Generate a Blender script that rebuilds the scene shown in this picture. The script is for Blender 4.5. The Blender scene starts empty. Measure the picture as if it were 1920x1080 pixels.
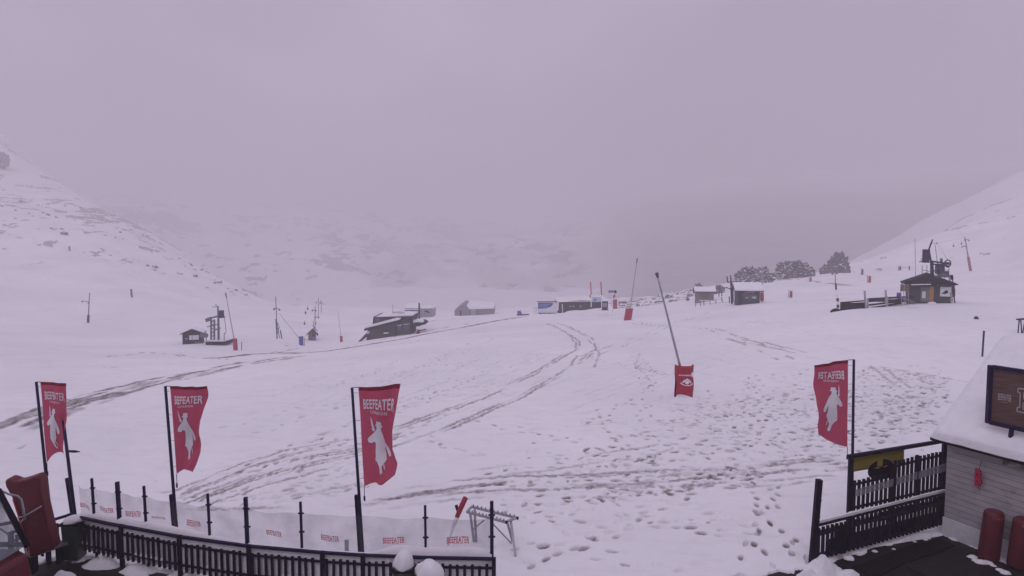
import bpy, bmesh, math, random
import numpy as np
from mathutils import Vector, Matrix
from mathutils.geometry import tessellate_polygon
R = math.radians
scn = bpy.context.scene
col = scn.collection

# ------------------------------------------------------------------ camera
F, HC = 1150.0, 7.5                       # focal length in px of a 1920 px wide frame, camera height
PITCH = math.atan(70 / F)
cam_d = bpy.data.cameras.new('camera')
cam = bpy.data.objects.new('camera', cam_d); col.objects.link(cam)
cam_d.sensor_width = 36.0; cam_d.lens = 36.0 * F / 1920
cam_d.clip_start = 0.1; cam_d.clip_end = 6000
cam.location = (0, 0, HC); cam.rotation_euler = (R(90) - PITCH, 0, 0)
scn.camera = cam

# ------------------------------------------------------------------ sky, sun, exposure
SUN_EL, SUN_AZ = R(42), R(200)
world = bpy.data.worlds.new('World'); scn.world = world; world.use_nodes = True
nt = world.node_tree; nt.nodes.clear()
def N(t, **kw):
    n = nt.nodes.new(t)
    for k, v in kw.items(): setattr(n, k, v)
    return n
out = N('ShaderNodeOutputWorld'); bg = N('ShaderNodeBackground')
sky = N('ShaderNodeTexSky', sky_type='NISHITA', sun_disc=False)
sky.sun_elevation = SUN_EL; sky.sun_rotation = SUN_AZ; sky.dust_density = 6; sky.air_density = 1.0
bw = N('ShaderNodeRGBToBW')
flat = N('ShaderNodeMix', data_type='FLOAT'); flat.inputs[0].default_value = 0.82
flat.inputs[3].default_value = 5.2
geo = N('ShaderNodeTexCoord'); mp = N('ShaderNodeMapping'); mp.inputs['Scale'].default_value = (1.0, 1.0, 2.2)
cl = N('ShaderNodeTexNoise'); cl.inputs['Scale'].default_value = 2.0; cl.inputs['Detail'].default_value = 4
cl.inputs['Roughness'].default_value = 0.5
cr = N('ShaderNodeMapRange'); cr.inputs['From Min'].default_value = 0.3; cr.inputs['From Max'].default_value = 0.7
cr.inputs['To Min'].default_value = 0.76; cr.inputs['To Max'].default_value = 1.20
# a darker bank of cloud hangs over the right-hand side of the valley
dot = N('ShaderNodeVectorMath', operation='DOT_PRODUCT'); dot.inputs[1].default_value = Vector((0.40, 0.91, 0.03)).normalized()
nrm = N('ShaderNodeVectorMath', operation='NORMALIZE')
dr = N('ShaderNodeMapRange', interpolation_type='SMOOTHSTEP')
dr.inputs['From Min'].default_value = 0.90; dr.inputs['From Max'].default_value = 1.0
dr.inputs['To Min'].default_value = 1.0; dr.inputs['To Max'].default_value = 0.66
m1 = N('ShaderNodeMath', operation='MULTIPLY'); m2 = N('ShaderNodeMath', operation='MULTIPLY')
tint = N('ShaderNodeMix', data_type='RGBA', blend_type='MULTIPLY'); tint.inputs[0].default_value = 1
tint.inputs[7].default_value = (0.895, 0.797, 1.015, 1)
lk = nt.links.new
lk(sky.outputs[0], bw.inputs[0]); lk(bw.outputs[0], flat.inputs[2])
lk(geo.outputs['Generated'], mp.inputs[0]); lk(mp.outputs[0], cl.inputs['Vector']); lk(cl.outputs['Fac'], cr.inputs['Value'])
lk(geo.outputs['Generated'], nrm.inputs[0]); lk(nrm.outputs[0], dot.inputs[0]); lk(dot.outputs['Value'], dr.inputs['Value'])
lk(flat.outputs[0], m1.inputs[0]); lk(cr.outputs[0], m1.inputs[1])
lk(m1.outputs[0], m2.inputs[0]); lk(dr.outputs[0], m2.inputs[1])
zs = N('ShaderNodeSeparateXYZ'); zr = N('ShaderNodeMapRange'); m3 = N('ShaderNodeMath', operation='MULTIPLY')
zr.inputs['From Min'].default_value = 0.0; zr.inputs['From Max'].default_value = 1.0; zr.inputs['To Min'].default_value = .68; zr.inputs['To Max'].default_value = 1.75
lk(nrm.outputs[0], zs.inputs[0]); lk(zs.outputs['Z'], zr.inputs['Value'])
lk(m2.outputs[0], m3.inputs[0]); lk(zr.outputs[0], m3.inputs[1]); lk(m3.outputs[0], tint.inputs[6]); lk(tint.outputs[2], bg.inputs['Color'])
bg.inputs['Strength'].default_value = 0.111
lk(bg.outputs[0], out.inputs['Surface'])

sun_d = bpy.data.lights.new('sun', 'SUN'); sun_d.energy = 0.5; sun_d.angle = R(40); sun_d.color = (1.0, 0.9, 0.98)
sun = bpy.data.objects.new('sun', sun_d); col.objects.link(sun)
sun.rotation_euler = (R(90) - SUN_EL, 0, R(180) - SUN_AZ)
scn.view_settings.view_transform = 'Standard'; scn.view_settings.look = 'None'
scn.view_settings.exposure = 0.0; scn.view_settings.gamma = 1
scn.cycles.volume_bounces = 3; scn.cycles.max_bounces = 8; scn.cycles.transparent_max_bounces = 24
scn.cycles.use_denoising = True
rng = random.Random(7); nr = np.random.default_rng(11)

# ------------------------------------------------------------------ pixel / world helpers
CP, SP = math.cos(PITCH), math.sin(PITCH)
def ray(px, py):
    a, b = px - 960.0, 540.0 - py
    return Vector((a, F * CP + b * SP, -F * SP + b * CP))
def P(px, py, Y):
    d = ray(px, py); t = Y / d.y
    return Vector((d.x * t, Y, HC + d.z * t))
def PZ(px, py, z):
    d = ray(px, py); t = (z - HC) / d.z
    return Vector((d.x * t, d.y * t, z))
def S(Y): return Y / F

# ------------------------------------------------------------------ terrain height
CTRL = [  # pixel x, pixel y, distance of a place where the snow surface lies
 (0,700,42),(300,680,50),(0,640,75),(350,655,90),(180,660,80),(480,668,70),(600,662,70),(680,650,80),(800,626,95),(980,595,120),
 (690,638,108),(790,622,114),(360,645,100),(405,646,98),(440,657,92),(520,636,110),(585,638,125),(566,648,112),(640,641,120),
 (520,575,260),(610,578,265),(700,583,270),(600,602,180),(720,600,170),(890,591,180),(785,596,142),(970,592,150),(1010,590,138),(1090,584,140),
 (1148,592,118),(1180,600,92),(1118,578,135),(1000,650,52),(1100,620,75),(960,700,38),(1300,640,58),(1240,580,130),
 (1320,566,125),(1403,570,97),(1483,558,110),(1567,541,125),(1518,528,150),(1590,511,205),(1614,515,170),(1628,530,140),
 (1740,568,67),(1575,584,62),(1660,575,66),(1815,493,190),(1683,507,160),(1910,625,48),(1845,668,40),(1700,620,48),(1600,650,42),
 (1450,600,70),(1700,460,232),(1790,420,320),(1920,340,470),(1920,450,190),(1920,540,110),(1850,560,78),
 (165,605,140),(0,560,150),(250,560,165),(0,450,220),(120,450,230),(300,500,235),(0,260,580),(60,300,530),(130,350,470),
 (215,400,410),(330,470,350),(400,520,290),(480,560,272),(0,350,400),(400,590,160),
 (1415,528,170),(1490,522,175),(1565,510,180),(1250,563,170),(1200,562,200),(1290,545,205),(1350,535,190)]
pts = [P(*c) for c in CTRL]
for (px, py, Y, dz, dd) in [(520,575,260,-8,70),(610,578,265,-8,70),(700,583,270,-8,80),(890,591,180,-9,90),(1010,590,138,-6,80),(1118,575,145,-7,90),
    (1290,545,205,-9,80),(1415,528,185,-8,90),(1590,511,205,-9,90),(1700,460,232,-6,80),(1790,420,320,-4,80),(1920,340,470,20,80),
    (0,260,580,8,90),(130,350,470,-9,90),(215,400,410,-10,80),(330,470,350,-12,80),(400,520,290,-10,80),(480,560,272,-8,80)]:
    p = P(px, py, Y); k = (Y + dd) / Y
    pts.append(Vector((p.x * k, p.y * k, p.z + dz)))
def pol(az, r, z): pts.append(Vector((r * math.sin(R(az)), r * math.cos(R(az)), z)))
for az in (-70, -45, -30, -15, 0, 15, 30, 45, 70):
    for r in (6, 10, 14, 18, 24): pol(az, r, 0)
for az in (-25, -10, 5, 14, 20): pol(az, 30, -0.05)
for az in (-65, -88): pol(az, 45, -.5); pol(az, 100, 0); pol(az, 250, 28); pol(az, 700, 110)
for az in (65, 88): pol(az, 45, 1.0); pol(az, 100, 5); pol(az, 250, 40); pol(az, 700, 90)
for az in (-30, -15, 0, 12, 24): pol(az, 700, -40)
pol(-42, 700, 125); pol(40, 700, 80)
A = np.array([[p.x, p.y, p.z] for p in pts])
UV = np.stack([np.arctan2(A[:,0], A[:,1]) * 1.6, np.log(np.hypot(A[:,0], A[:,1]))], 1)
def phi(d2): return 0.5 * d2 * np.log(d2 + 1e-9)
n = len(A)
D2 = ((UV[:,None] - UV[None]) ** 2).sum(-1)
K = np.zeros((n + 3, n + 3)); K[:n,:n] = phi(D2) + np.eye(n) * 2e-4
K[:n,n] = 1; K[:n,n+1:] = UV; K[n,:n] = 1; K[n+1:,:n] = UV.T
sol = np.linalg.solve(K, np.concatenate([A[:,2], np.zeros(3)]))
def base_h(x, y):
    x = np.asarray(x, float); y = np.asarray(y, float)
    u = np.arctan2(x, y) * 1.6; v = np.log(np.hypot(x, y) + 1e-6)
    h = sol[n] + sol[n+1] * u + sol[n+2] * v
    for i in range(n): h = h + sol[i] * phi((u - UV[i,0]) ** 2 + (v - UV[i,1]) ** 2)
    return h
def vnoise(x, y, seed=0):                      # value noise on a hashed lattice
    xi, yi = np.floor(x), np.floor(y); fx, fy = x - xi, y - yi
    fx = fx * fx * (3 - 2 * fx); fy = fy * fy * (3 - 2 * fy)
    def h(a, b):
        s = np.sin(a * 127.1 + b * 311.7 + seed * 74.7) * 43758.5453
        return s - np.floor(s)
    return (h(xi, yi) * (1 - fx) + h(xi + 1, yi) * fx) * (1 - fy) + (h(xi, yi + 1) * (1 - fx) + h(xi + 1, yi + 1) * fx) * fy
def fbm(x, y, o=4, seed=0):
    s = 0; a = 1; t = 0
    for k in range(o):
        s = s + a * vnoise(x * 2 ** k, y * 2 ** k, seed + k); t += a; a *= .5
    return s / t
def ss(a, b, x):
    t = np.clip((x - a) / (b - a), 0, 1); return t * t * (3 - 2 * t)
def height(x, y):
    r = np.hypot(x, y)
    h = base_h(x, y)
    near = ss(150, 60, r)
    h = h + (fbm(x * .25, y * .25, 3, 3) - .5) * .22 * ss(14, 30, r) * near + (fbm(x * .8, y * .8, 4, 5) - .5) * .13 * near
    far = ss(170, 260, r)
    return h + (fbm(x * .03, y * .03, 5, 9) - .5) * 7 * far
def hz(x, y): return float(height(np.array([x]), np.array([y]))[0])
def G(px, py, lo=9.0, hi=420.0):               # where the view of a pixel meets the snow
    Ys = np.exp(np.linspace(math.log(lo), math.log(hi), 500)); d = ray(px, py)
    t = Ys / d.y; zz = HC + d.z * t
    k = np.nonzero(zz < height(d.x * t, Ys))[0]
    Y = Ys[k[0]] if len(k) else hi
    p = P(px, py, Y); p.z = hz(p.x, p.y); return p
def GY(px, Y):                                 # the snow under pixel column px at distance Y
    p = P(px, 600, Y); p.z = hz(p.x, p.y); return p

# ------------------------------------------------------------------ materials
def material(name, c, rough=.6, var=.18, scale=6.0, bump=0.0, metal=0.0, stretch=(1,1,1), c2=None, bscale=None, spec=.4):
    m = bpy.data.materials.new(name); m.use_nodes = True; t = m.node_tree; b = t.nodes['Principled BSDF']
    b.inputs['Roughness'].default_value = rough; b.inputs['Metallic'].default_value = metal; b.inputs['Specular IOR Level'].default_value = spec
    tc = t.nodes.new('ShaderNodeTexCoord'); mpn = t.nodes.new('ShaderNodeMapping'); mpn.inputs['Scale'].default_value = stretch
    nz = t.nodes.new('ShaderNodeTexNoise'); nz.inputs['Scale'].default_value = scale; nz.inputs['Detail'].default_value = 6
    rp = t.nodes.new('ShaderNodeValToRGB'); e = rp.color_ramp.elements
    d = c2 or tuple(x * (1 - var) for x in c); u = tuple(min(1, x * (1 + var * .7)) for x in c)
    e[0].position = .32; e[0].color = (*d, 1); e[1].position = .68; e[1].color = (*(c if c2 else u), 1)
    L = t.links.new
    L(tc.outputs['Object'], mpn.inputs[0]); L(mpn.outputs[0], nz.inputs['Vector']); L(nz.outputs['Fac'], rp.inputs[0]); L(rp.outputs[0], b.inputs['Base Color'])
    if bump:
        bp = t.nodes.new('ShaderNodeBump'); bp.inputs['Strength'].default_value = bump; bp.inputs['Distance'].default_value = .03
        n2 = t.nodes.new('ShaderNodeTexNoise'); n2.inputs['Scale'].default_value = bscale or scale * 3; n2.inputs['Detail'].default_value = 5
        L(mpn.outputs[0], n2.inputs['Vector']); L(n2.outputs['Fac'], bp.inputs['Height']); L(bp.outputs[0], b.inputs['Normal'])
    return m
M = {}
M['snow'] = material('snow_pack', (.80,.80,.82), .75, .05, 3, .5, bscale=14)
M['wood'] = material('dark_stained_wood', (.011,.007,.021), .7, .35, 5, .3, stretch=(1,1,.25), spec=.15)
M['pole'] = material('dark_painted_metal', (.014,.008,.045), .6, .25, 8, spec=.2)
M['red'] = material('red_padding', (.115,.008,.017), .5, .15, 3, .15)
M['redflag'] = material('red_flag_cloth', (.47,.088,.150), .8, .08, 4, .1, bscale=60)
M['redpad'] = material('bright_red_padding', (.34,.018,.042), .5, .18, 3, .15)
M['blue'] = material('blue_padding', (.05,.06,.32), .5, .15, 3)
M['white'] = material('white_paint', (.74,.74,.77), .6, .06, 10)
M['print'] = material('white_print', (.78,.78,.82), .7, .04, 10)
M['redprint'] = material('red_print', (.50,.04,.075), .7, .04, 10)
M['black'] = material('black_painted_wood', (.010,.007,.012), .75, .35, 3, .3, spec=.12)
M['grey'] = material('weathered_grey_boards', (.15,.14,.15), .75, .25, 2.2, .4, stretch=(1,1,6))
M['brown'] = material('brown_boards', (.13,.085,.065), .75, .3, 2.2, .4, stretch=(1,1,8))
M['greybarn'] = material('grey_sheet_cladding', (.22,.21,.23), .7, .15, 1.5, .2, stretch=(6,1,.5))
M['steel'] = material('galvanised_steel', (.34,.34,.37), .45, .2, 9, metal=.35)
M['greymetal'] = material('grey_machine_paint', (.10,.10,.13), .5, .3, 4)
M['rock'] = material('bare_rock', (.105,.095,.110), .9, .45, .8, .8, c2=(.035,.031,.038))
M['glass'] = material('dark_glass', (.05,.055,.07), .12, .3, 2, spec=.8)
M['orange'] = material('ochre_door_paint', (.36,.17,.03), .6, .15, 4)
M['banner'] = material('pale_banner_cloth', (.42,.47,.60), .7, .1, 3)
M['bannerblue'] = material('blue_banner_print', (.035,.06,.30), .7, .1, 3)
M['yellow'] = material('yellow_banner_cloth', (.27,.20,.022), .7, .15, 3)
M['signwood'] = material('brown_wood_panel', (.115,.062,.050), .55, .35, 3, .15, stretch=(1,1,9))
M['greyprint'] = material('pale_grey_print', (.42,.38,.38), .7, .05, 10)
M['green'] = material('dark_green_plastic', (.030,.050,.036), .5, .3, 5)
M['rope'] = material('grey_rope', (.38,.36,.36), .8, .2, 30)
M['crown'] = material('dark_needles', (.030,.034,.030), .9, .4, 2)
M['slate'] = material('slate_boards', (.050,.050,.062), .8, .25, 2.5, .3, stretch=(1,1,5), spec=.15)
M['lodgebrown'] = material('dark_brown_boards', (.062,.042,.036), .8, .3, 2.2, .4, stretch=(1,1,8), spec=.15)
M['poster'] = material('white_poster', (.66,.67,.70), .6, .08, 4)
M['purple'] = material('purple_sign_paint', (.10,.07,.30), .5, .1, 4)

def planks(name, c, per, dark=.58):
    m = material(name, c, .65, .16, 2.0, .2, stretch=(1,1,3)); t = m.node_tree; b = t.nodes['Principled BSDF']
    tc = t.nodes.new('ShaderNodeTexCoord'); w = t.nodes.new('ShaderNodeTexWave'); w.wave_type = 'BANDS'; w.bands_direction = 'Z'
    w.inputs['Scale'].default_value = per; w.inputs['Distortion'].default_value = .15; w.inputs['Detail Scale'].default_value = 3
    r = t.nodes.new('ShaderNodeValToRGB'); r.color_ramp.elements[0].position = .0; r.color_ramp.elements[0].color = (dark,)*3 + (1,)
    r.color_ramp.elements[1].position = .09; r.color_ramp.elements[1].color = (1,1,1,1)
    st = t.nodes.new('ShaderNodeTexNoise'); st.inputs['Scale'].default_value = 1.3; st.inputs['Detail'].default_value = 8; st.inputs['Roughness'].default_value = .7
    sr = t.nodes.new('ShaderNodeValToRGB'); sr.color_ramp.elements[0].position = .27; sr.color_ramp.elements[0].color = (.25,.2,.17,1)
    sr.color_ramp.elements[1].position = .40; sr.color_ramp.elements[1].color = (1,1,1,1)
    x1 = t.nodes.new('ShaderNodeMix'); x1.data_type = 'RGBA'; x1.blend_type = 'MULTIPLY'; x1.inputs[0].default_value = 1
    x2 = t.nodes.new('ShaderNodeMix'); x2.data_type = 'RGBA'; x2.blend_type = 'MULTIPLY'; x2.inputs[0].default_value = .9
    src = b.inputs['Base Color'].links[0].from_socket; L = t.links.new
    L(tc.outputs['Object'], w.inputs['Vector']); L(w.outputs['Fac'], r.inputs[0]); L(tc.outputs['Object'], st.inputs['Vector']); L(st.outputs['Fac'], sr.inputs[0])
    L(src, x1.inputs[6]); L(r.outputs[0], x1.inputs[7]); L(x1.outputs[2], x2.inputs[6]); L(sr.outputs[0], x2.inputs[7]); L(x2.outputs[2], b.inputs['Base Color'])
    return m
M['siding'] = planks('white_painted_siding', (.43,.41,.42), 2.1)

def see_through(name, c, alpha, rough=.4):
    m = bpy.data.materials.new(name); m.use_nodes = True; t = m.node_tree; b = t.nodes['Principled BSDF']
    b.inputs['Base Color'].default_value = (*c, 1); b.inputs['Roughness'].default_value = rough; b.inputs['Specular IOR Level'].default_value = .08 if rough > .5 else .5
    o = t.nodes['Material Output']; tr = t.nodes.new('ShaderNodeBsdfTransparent'); mx = t.nodes.new('ShaderNodeMixShader')
    nz = t.nodes.new('ShaderNodeTexNoise'); nz.inputs['Scale'].default_value = 2.2; nz.inputs['Detail'].default_value = 5
    tc = t.nodes.new('ShaderNodeTexCoord')
    mr = t.nodes.new('ShaderNodeMapRange'); mr.inputs['From Min'].default_value = .3; mr.inputs['From Max'].default_value = .7
    mr.inputs['To Min'].default_value = alpha * .55; mr.inputs['To Max'].default_value = alpha * 1.4
    L = t.links.new; L(tc.outputs['Object'], nz.inputs['Vector']); L(nz.outputs['Fac'], mr.inputs['Value'])
    L(mr.outputs[0], mx.inputs[0]); L(tr.outputs[0], mx.inputs[1]); L(b.outputs[0], mx.inputs[2]); L(mx.outputs[0], o.inputs['Surface'])
    return m
M['film'] = see_through('clear_plastic_film', (.15,.14,.18), .26, .8)
M['windscreen'] = see_through('tinted_windscreen', (.22,.26,.30), .55, .1)

def translucent(m, c, f=.25):
    t = m.node_tree; b = t.nodes['Principled BSDF']; o = t.nodes['Material Output']
    tr = t.nodes.new('ShaderNodeBsdfTranslucent'); tr.inputs[0].default_value = (*c, 1); mx = t.nodes.new('ShaderNodeMixShader'); mx.inputs[0].default_value = f
    t.links.new(b.outputs[0], mx.inputs[1]); t.links.new(tr.outputs[0], mx.inputs[2]); t.links.new(mx.outputs[0], o.inputs['Surface'])
translucent(M['redflag'], (.56,.09,.155), .35)

# ------------------------------------------------------------------ mesh builder and scene tree
class MB:
    def __init__(s): s.v = []; s.f = []
    def add(s, vs, fs):
        k = len(s.v); s.v += [Vector(v) for v in vs]; s.f += [tuple(i + k for i in f) for f in fs]; return s
    def box(s, c, size, rz=0.0, rx=0.0, ry=0.0):
        m = Matrix.Rotation(rz, 3, 'Z') @ Matrix.Rotation(ry, 3, 'Y') @ Matrix.Rotation(rx, 3, 'X'); c = Vector(c); h = Vector(size) / 2
        vs = [c + m @ Vector((a * h.x, b * h.y, d * h.z)) for a in (-1, 1) for b in (-1, 1) for d in (-1, 1)]
        return s.add(vs, [(0,1,3,2),(4,6,7,5),(0,4,5,1),(2,3,7,6),(0,2,6,4),(1,5,7,3)])
    def bar(s, a, b, w, d=None, n=None):          # n None: square section, else round with n sides
        a, b = Vector(a), Vector(b); d = w if d is None else d; z = (b - a).normalized()
        x = Vector((0,1,0)).cross(z) if abs(z.y) < .95 else Vector((1,0,0)).cross(z)
        x.normalize(); y = z.cross(x)
        if n is None: ring = [(-w/2,-d/2),(w/2,-d/2),(w/2,d/2),(-w/2,d/2)]
        else: ring = [(w/2 * math.cos(2*math.pi*i/n), d/2 * math.sin(2*math.pi*i/n)) for i in range(n)]
        k = len(ring)
        vs = [a + x*p + y*q for p, q in ring] + [b + x*p + y*q for p, q in ring]
        return s.add(vs, [(i, (i+1) % k, k + (i+1) % k, k + i) for i in range(k)] + [tuple(reversed(range(k))), tuple(range(k, 2*k))])
    def tube(s, pts, r, n=8):
        pts = [Vector(p) for p in pts]; rs = r if isinstance(r, (list, tuple)) else [r] * len(pts); k0 = len(s.v)
        for i, p in enumerate(pts):
            t = (pts[min(i+1, len(pts)-1)] - pts[max(i-1, 0)]).normalized()
            x = Vector((0,1,0)).cross(t) if abs(t.y) < .95 else Vector((1,0,0)).cross(t)
            x.normalize(); y = t.cross(x)
            s.v += [p + (x * math.cos(2*math.pi*j/n) + y * math.sin(2*math.pi*j/n)) * rs[i] for j in range(n)]
        for i in range(len(pts) - 1):
            for j in range(n): s.f.append((k0+i*n+j, k0+i*n+(j+1)%n, k0+(i+1)*n+(j+1)%n, k0+(i+1)*n+j))
        s.f.append(tuple(k0 + j for j in reversed(range(n)))); s.f.append(tuple(k0 + (len(pts)-1)*n + j for j in range(n)))
        return s
    def prism(s, poly, ext):                      # poly: 3D points of a planar outline, ext: vector
        k = len(poly); ext = Vector(ext); vs = [Vector(p) for p in poly]; vs += [v + ext for v in vs]
        return s.add(vs, [tuple(range(k)), tuple(reversed(range(k, 2*k)))] + [(i, i+k, (i+1)%k + k, (i+1)%k) for i in range(k)])
    def pbox(s, x0, y0, x1, y1, Y, depth):        # upright box whose front covers a span of the view at distance Y
        a, b = P(x0, y0, Y), P(x1, y1, Y)
        return s.box(((a.x+b.x)/2, Y + depth/2, (a.z+b.z)/2), (abs(b.x-a.x), depth, abs(a.z-b.z)))
    def pbar(s, x0, y0, x1, y1, Y, w, n=6, d=0.0): return s.bar(P(x0,y0,Y), P(x1,y1,Y+d), w, n=n)
    def grid(s, fn, nu, nv, closed=False):
        k = len(s.v)
        for j in range(nv+1):
            for i in range(nu+1): s.v.append(Vector(fn(i/nu, j/nv)))
        for j in range(nv):
            for i in range(nu): a = k + j*(nu+1) + i; s.f.append((a, a+1, a+nu+2, a+nu+1))
        return s
    def mound(s, c, rx, ry, rz, seed=0, n=18, rough=.25):
        c = Vector(c); k = len(s.v); m = n // 2
        for j in range(m+1):
            t = j / m * math.pi * .5
            for i in range(n):
                a = 2 * math.pi * i / n
                q = 1 + rough * (float(fbm(np.array([math.cos(a)*1.7 + seed*9]), np.array([math.sin(a)*1.7 + t*1.3]), 3, seed)[0]) - .5) * 2
                s.v.append(c + Vector((rx*math.cos(a)*math.cos(t)*q, ry*math.sin(a)*math.cos(t)*q, rz*math.sin(t)*(.8+.2*q))))
        for j in range(m):
            for i in range(n): s.f.append((k+j*n+i, k+j*n+(i+1)%n, k+(j+1)*n+(i+1)%n, k+(j+1)*n+i))
        s.f.append(tuple(k+i for i in reversed(range(n))))
        return s
    def build(s, name, mat, parent=None, smooth=False, bevel=0.0, solid=0.0):
        org = Vector((0,0,0)); p = parent
        while p is not None: org += p.location; p = p.parent
        me = bpy.data.meshes.new(name); me.from_pydata([v - org for v in s.v], [], s.f)
        bm = bmesh.new(); bm.from_mesh(me); bmesh.ops.recalc_face_normals(bm, faces=bm.faces); bm.to_mesh(me); bm.free()
        me.materials.append(mat if not isinstance(mat, str) else M[mat])
        if smooth: me.polygons.foreach_set('use_smooth', [True] * len(me.polygons))
        o = bpy.data.objects.new(name, me); col.objects.link(o)
        if parent is not None: o.parent = parent
        if solid: q = o.modifiers.new('thickness', 'SOLIDIFY'); q.thickness = solid; q.offset = 0
        if bevel: q = o.modifiers.new('bevel', 'BEVEL'); q.width = bevel; q.segments = 2; q.limit_method = 'ANGLE'
        return o
def tag(o, label=None, cat=None, group=None, kind=None):
    for k, v in (('label', label), ('category', cat), ('group', group), ('kind', kind)):
        if v: o[k] = v
    return o
def thing(name, label, cat, loc, group=None):
    o = bpy.data.objects.new(name, None); o.empty_display_size = .3; o.location = loc; col.objects.link(o)
    return tag(o, label, cat, group)
def one(mb, name, mat, label, cat, group=None, loc=None, **kw):   # a thing that is a single mesh, origin at its base
    zs = min(v.z for v in mb.v); xs = sum(v.x for v in mb.v) / len(mb.v); ys = sum(v.y for v in mb.v) / len(mb.v)
    o = Vector(loc) if loc is not None else Vector((xs, ys, zs)); mb.v = [v - o for v in mb.v]
    ob = mb.build(name, mat, **kw); ob.location = o
    return tag(ob, label, cat, group)

def fine(vs, fs, mx):                             # cut long edges so flat print can follow curved cloth
    bm = bmesh.new(); q = [bm.verts.new((x, y, 0)) for x, y in vs]
    for f in fs:
        try: bm.faces.new([q[i] for i in f])
        except ValueError: pass
    bmesh.ops.triangulate(bm, faces=bm.faces)
    for _ in range(5):
        e = [e for e in bm.edges if e.calc_length() > mx]
        if not e: break
        bmesh.ops.subdivide_edges(bm, edges=e, cuts=1); bmesh.ops.triangulate(bm, faces=bm.faces)
    bm.verts.index_update()
    r = [(v.co.x, v.co.y) for v in bm.verts], [tuple(v.index for v in f.verts) for f in bm.faces]
    bm.free(); return r
def text2d(s, bold=.03, spacing=1.0):              # outline of a word, squeezed into the unit square
    cu = bpy.data.curves.new('lettering', 'FONT'); cu.body = s; cu.offset = bold; cu.space_character = spacing; cu.resolution_u = 3
    ob = bpy.data.objects.new('lettering', cu); col.objects.link(ob)
    dg = bpy.context.evaluated_depsgraph_get(); me = bpy.data.meshes.new_from_object(ob.evaluated_get(dg))
    vs = np.array([v.co[:2] for v in me.vertices]); fs = [tuple(p.vertices) for p in me.polygons]
    bpy.data.objects.remove(ob); bpy.data.meshes.remove(me); bpy.data.curves.remove(cu)
    vs = (vs - vs.min(0)) / (vs.max(0) - vs.min(0)); return [tuple(v) for v in vs], fs
def poly2d(poly):
    t = tessellate_polygon([[Vector((x, y, 0)) for x, y in poly]]); return list(poly), [tuple(f) for f in t]
W_BEEF = text2d('BEEFEATER', .018, 1.06); W_LON = text2d('LONDON', .015, 1.25)
def word(mb, wd, fn, mx=None, box=(0,0,1,1), arch=0.0):
    vs, fs = wd; x0, y0, x1, y1 = box
    w = [(x0 + (x1-x0)*x, y0 + (y1-y0)*(1 - (y*(1-arch*(1-(2*x-1)**2)) + arch*(1-(2*x-1)**2)))) for x, y in vs]
    if mx: w, fs = fine(w, fs, mx)
    mb.add([fn(*p) for p in w], fs); return mb

# ------------------------------------------------------------------ haze
hb = MB().box((0, 985, 70), (4000, 2340, 290))
hm = bpy.data.materials.new('mountain_haze'); hm.use_nodes = True; hn = hm.node_tree; hn.nodes.clear()
ho = hn.nodes.new('ShaderNodeOutputMaterial'); hv = hn.nodes.new('ShaderNodeVolumePrincipled')
hv.inputs['Color'].default_value = (.855,.835,.86,1); hv.inputs['Density'].default_value = .0021
hn.links.new(hv.outputs[0], ho.inputs['Volume'])
haze = hb.build('haze', hm); tag(haze, kind='stuff', label='pale lilac winter haze filling the whole valley', cat='haze')

# ------------------------------------------------------------------ ground: one snow sheet with every track pressed into it
az = np.concatenate([R(1) * np.linspace(-100, -42, 30)[:-1], np.arange(R(-42), R(42), .00118), R(1) * np.linspace(42, 100, 30)])
rr = [7.0]
while rr[-1] < 720:
    r = rr[-1]; rr.append(r + max(.05 if r > 11 else .4, min(r * (.0065 if 130 < r < 620 else .016), r * r / (HC * F) * 1.15)))
rr = np.array(rr); NA, NR = len(az), len(rr)
AZ, RR = np.meshgrid(az, rr); GX, GYY = RR * np.sin(AZ), RR * np.cos(AZ)
GZ = height(GX.ravel(), GYY.ravel()).reshape(GX.shape)
dirt_or_cloud_dark = np.zeros_like(GZ); dent = np.zeros_like(GZ); tone = np.zeros_like(GZ)
def stamp(x, y, ang, la, lb, depth, dk, tn=0.0, crisp=False):   # an oval mark of half-length la and half-width lb
    r = math.hypot(x, y); a = math.atan2(x, y); m = max(la, lb) * 1.7
    i0, i1 = np.searchsorted(az, [a - m / r, a + m / r]); j0, j1 = np.searchsorted(rr, [r - m, r + m])
    if i1 <= i0 or j1 <= j0: return
    sl = (slice(j0, j1), slice(i0, i1)); dx, dy = GX[sl] - x, GYY[sl] - y
    c, s = math.cos(ang), math.sin(ang); q = ((dx*c + dy*s) / la) ** 2 + ((-dx*s + dy*c) / lb) ** 2
    g = np.exp(-q * 1.1) if not crisp else np.exp(-(q ** 1.8) * .8); dent[sl] = np.minimum(dent[sl], -depth * g) + depth * .3 * np.exp(-(np.sqrt(q) - 1.5) ** 2 * 5)
    dirt_or_cloud_dark[sl] = np.maximum(dirt_or_cloud_dark[sl], dk * np.clip(g * 1.5 - .12, 0, 1))
    if tn: tone[sl] = np.maximum(tone[sl], tn * g)
def path(pp):                                      # pixel polyline -> smooth ground polyline sampled every 10 cm
    q = [G(*p) for p in pp]; q = np.array([[p.x, p.y] for p in q])
    d = np.concatenate([[0], np.cumsum(np.hypot(*np.diff(q, axis=0).T))]); t = np.arange(0, d[-1], .1)
    x, y = np.interp(t, d, q[:,0]), np.interp(t, d, q[:,1])
    if len(t) > 40:
        k = np.ones(31) / 31; x = np.convolve(np.pad(x, 15, 'edge'), k, 'valid'); y = np.convolve(np.pad(y, 15, 'edge'), k, 'valid')
    return x, y, np.arctan2(np.gradient(y), np.gradient(x)) if len(t) > 2 else np.zeros_like(t)
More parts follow.
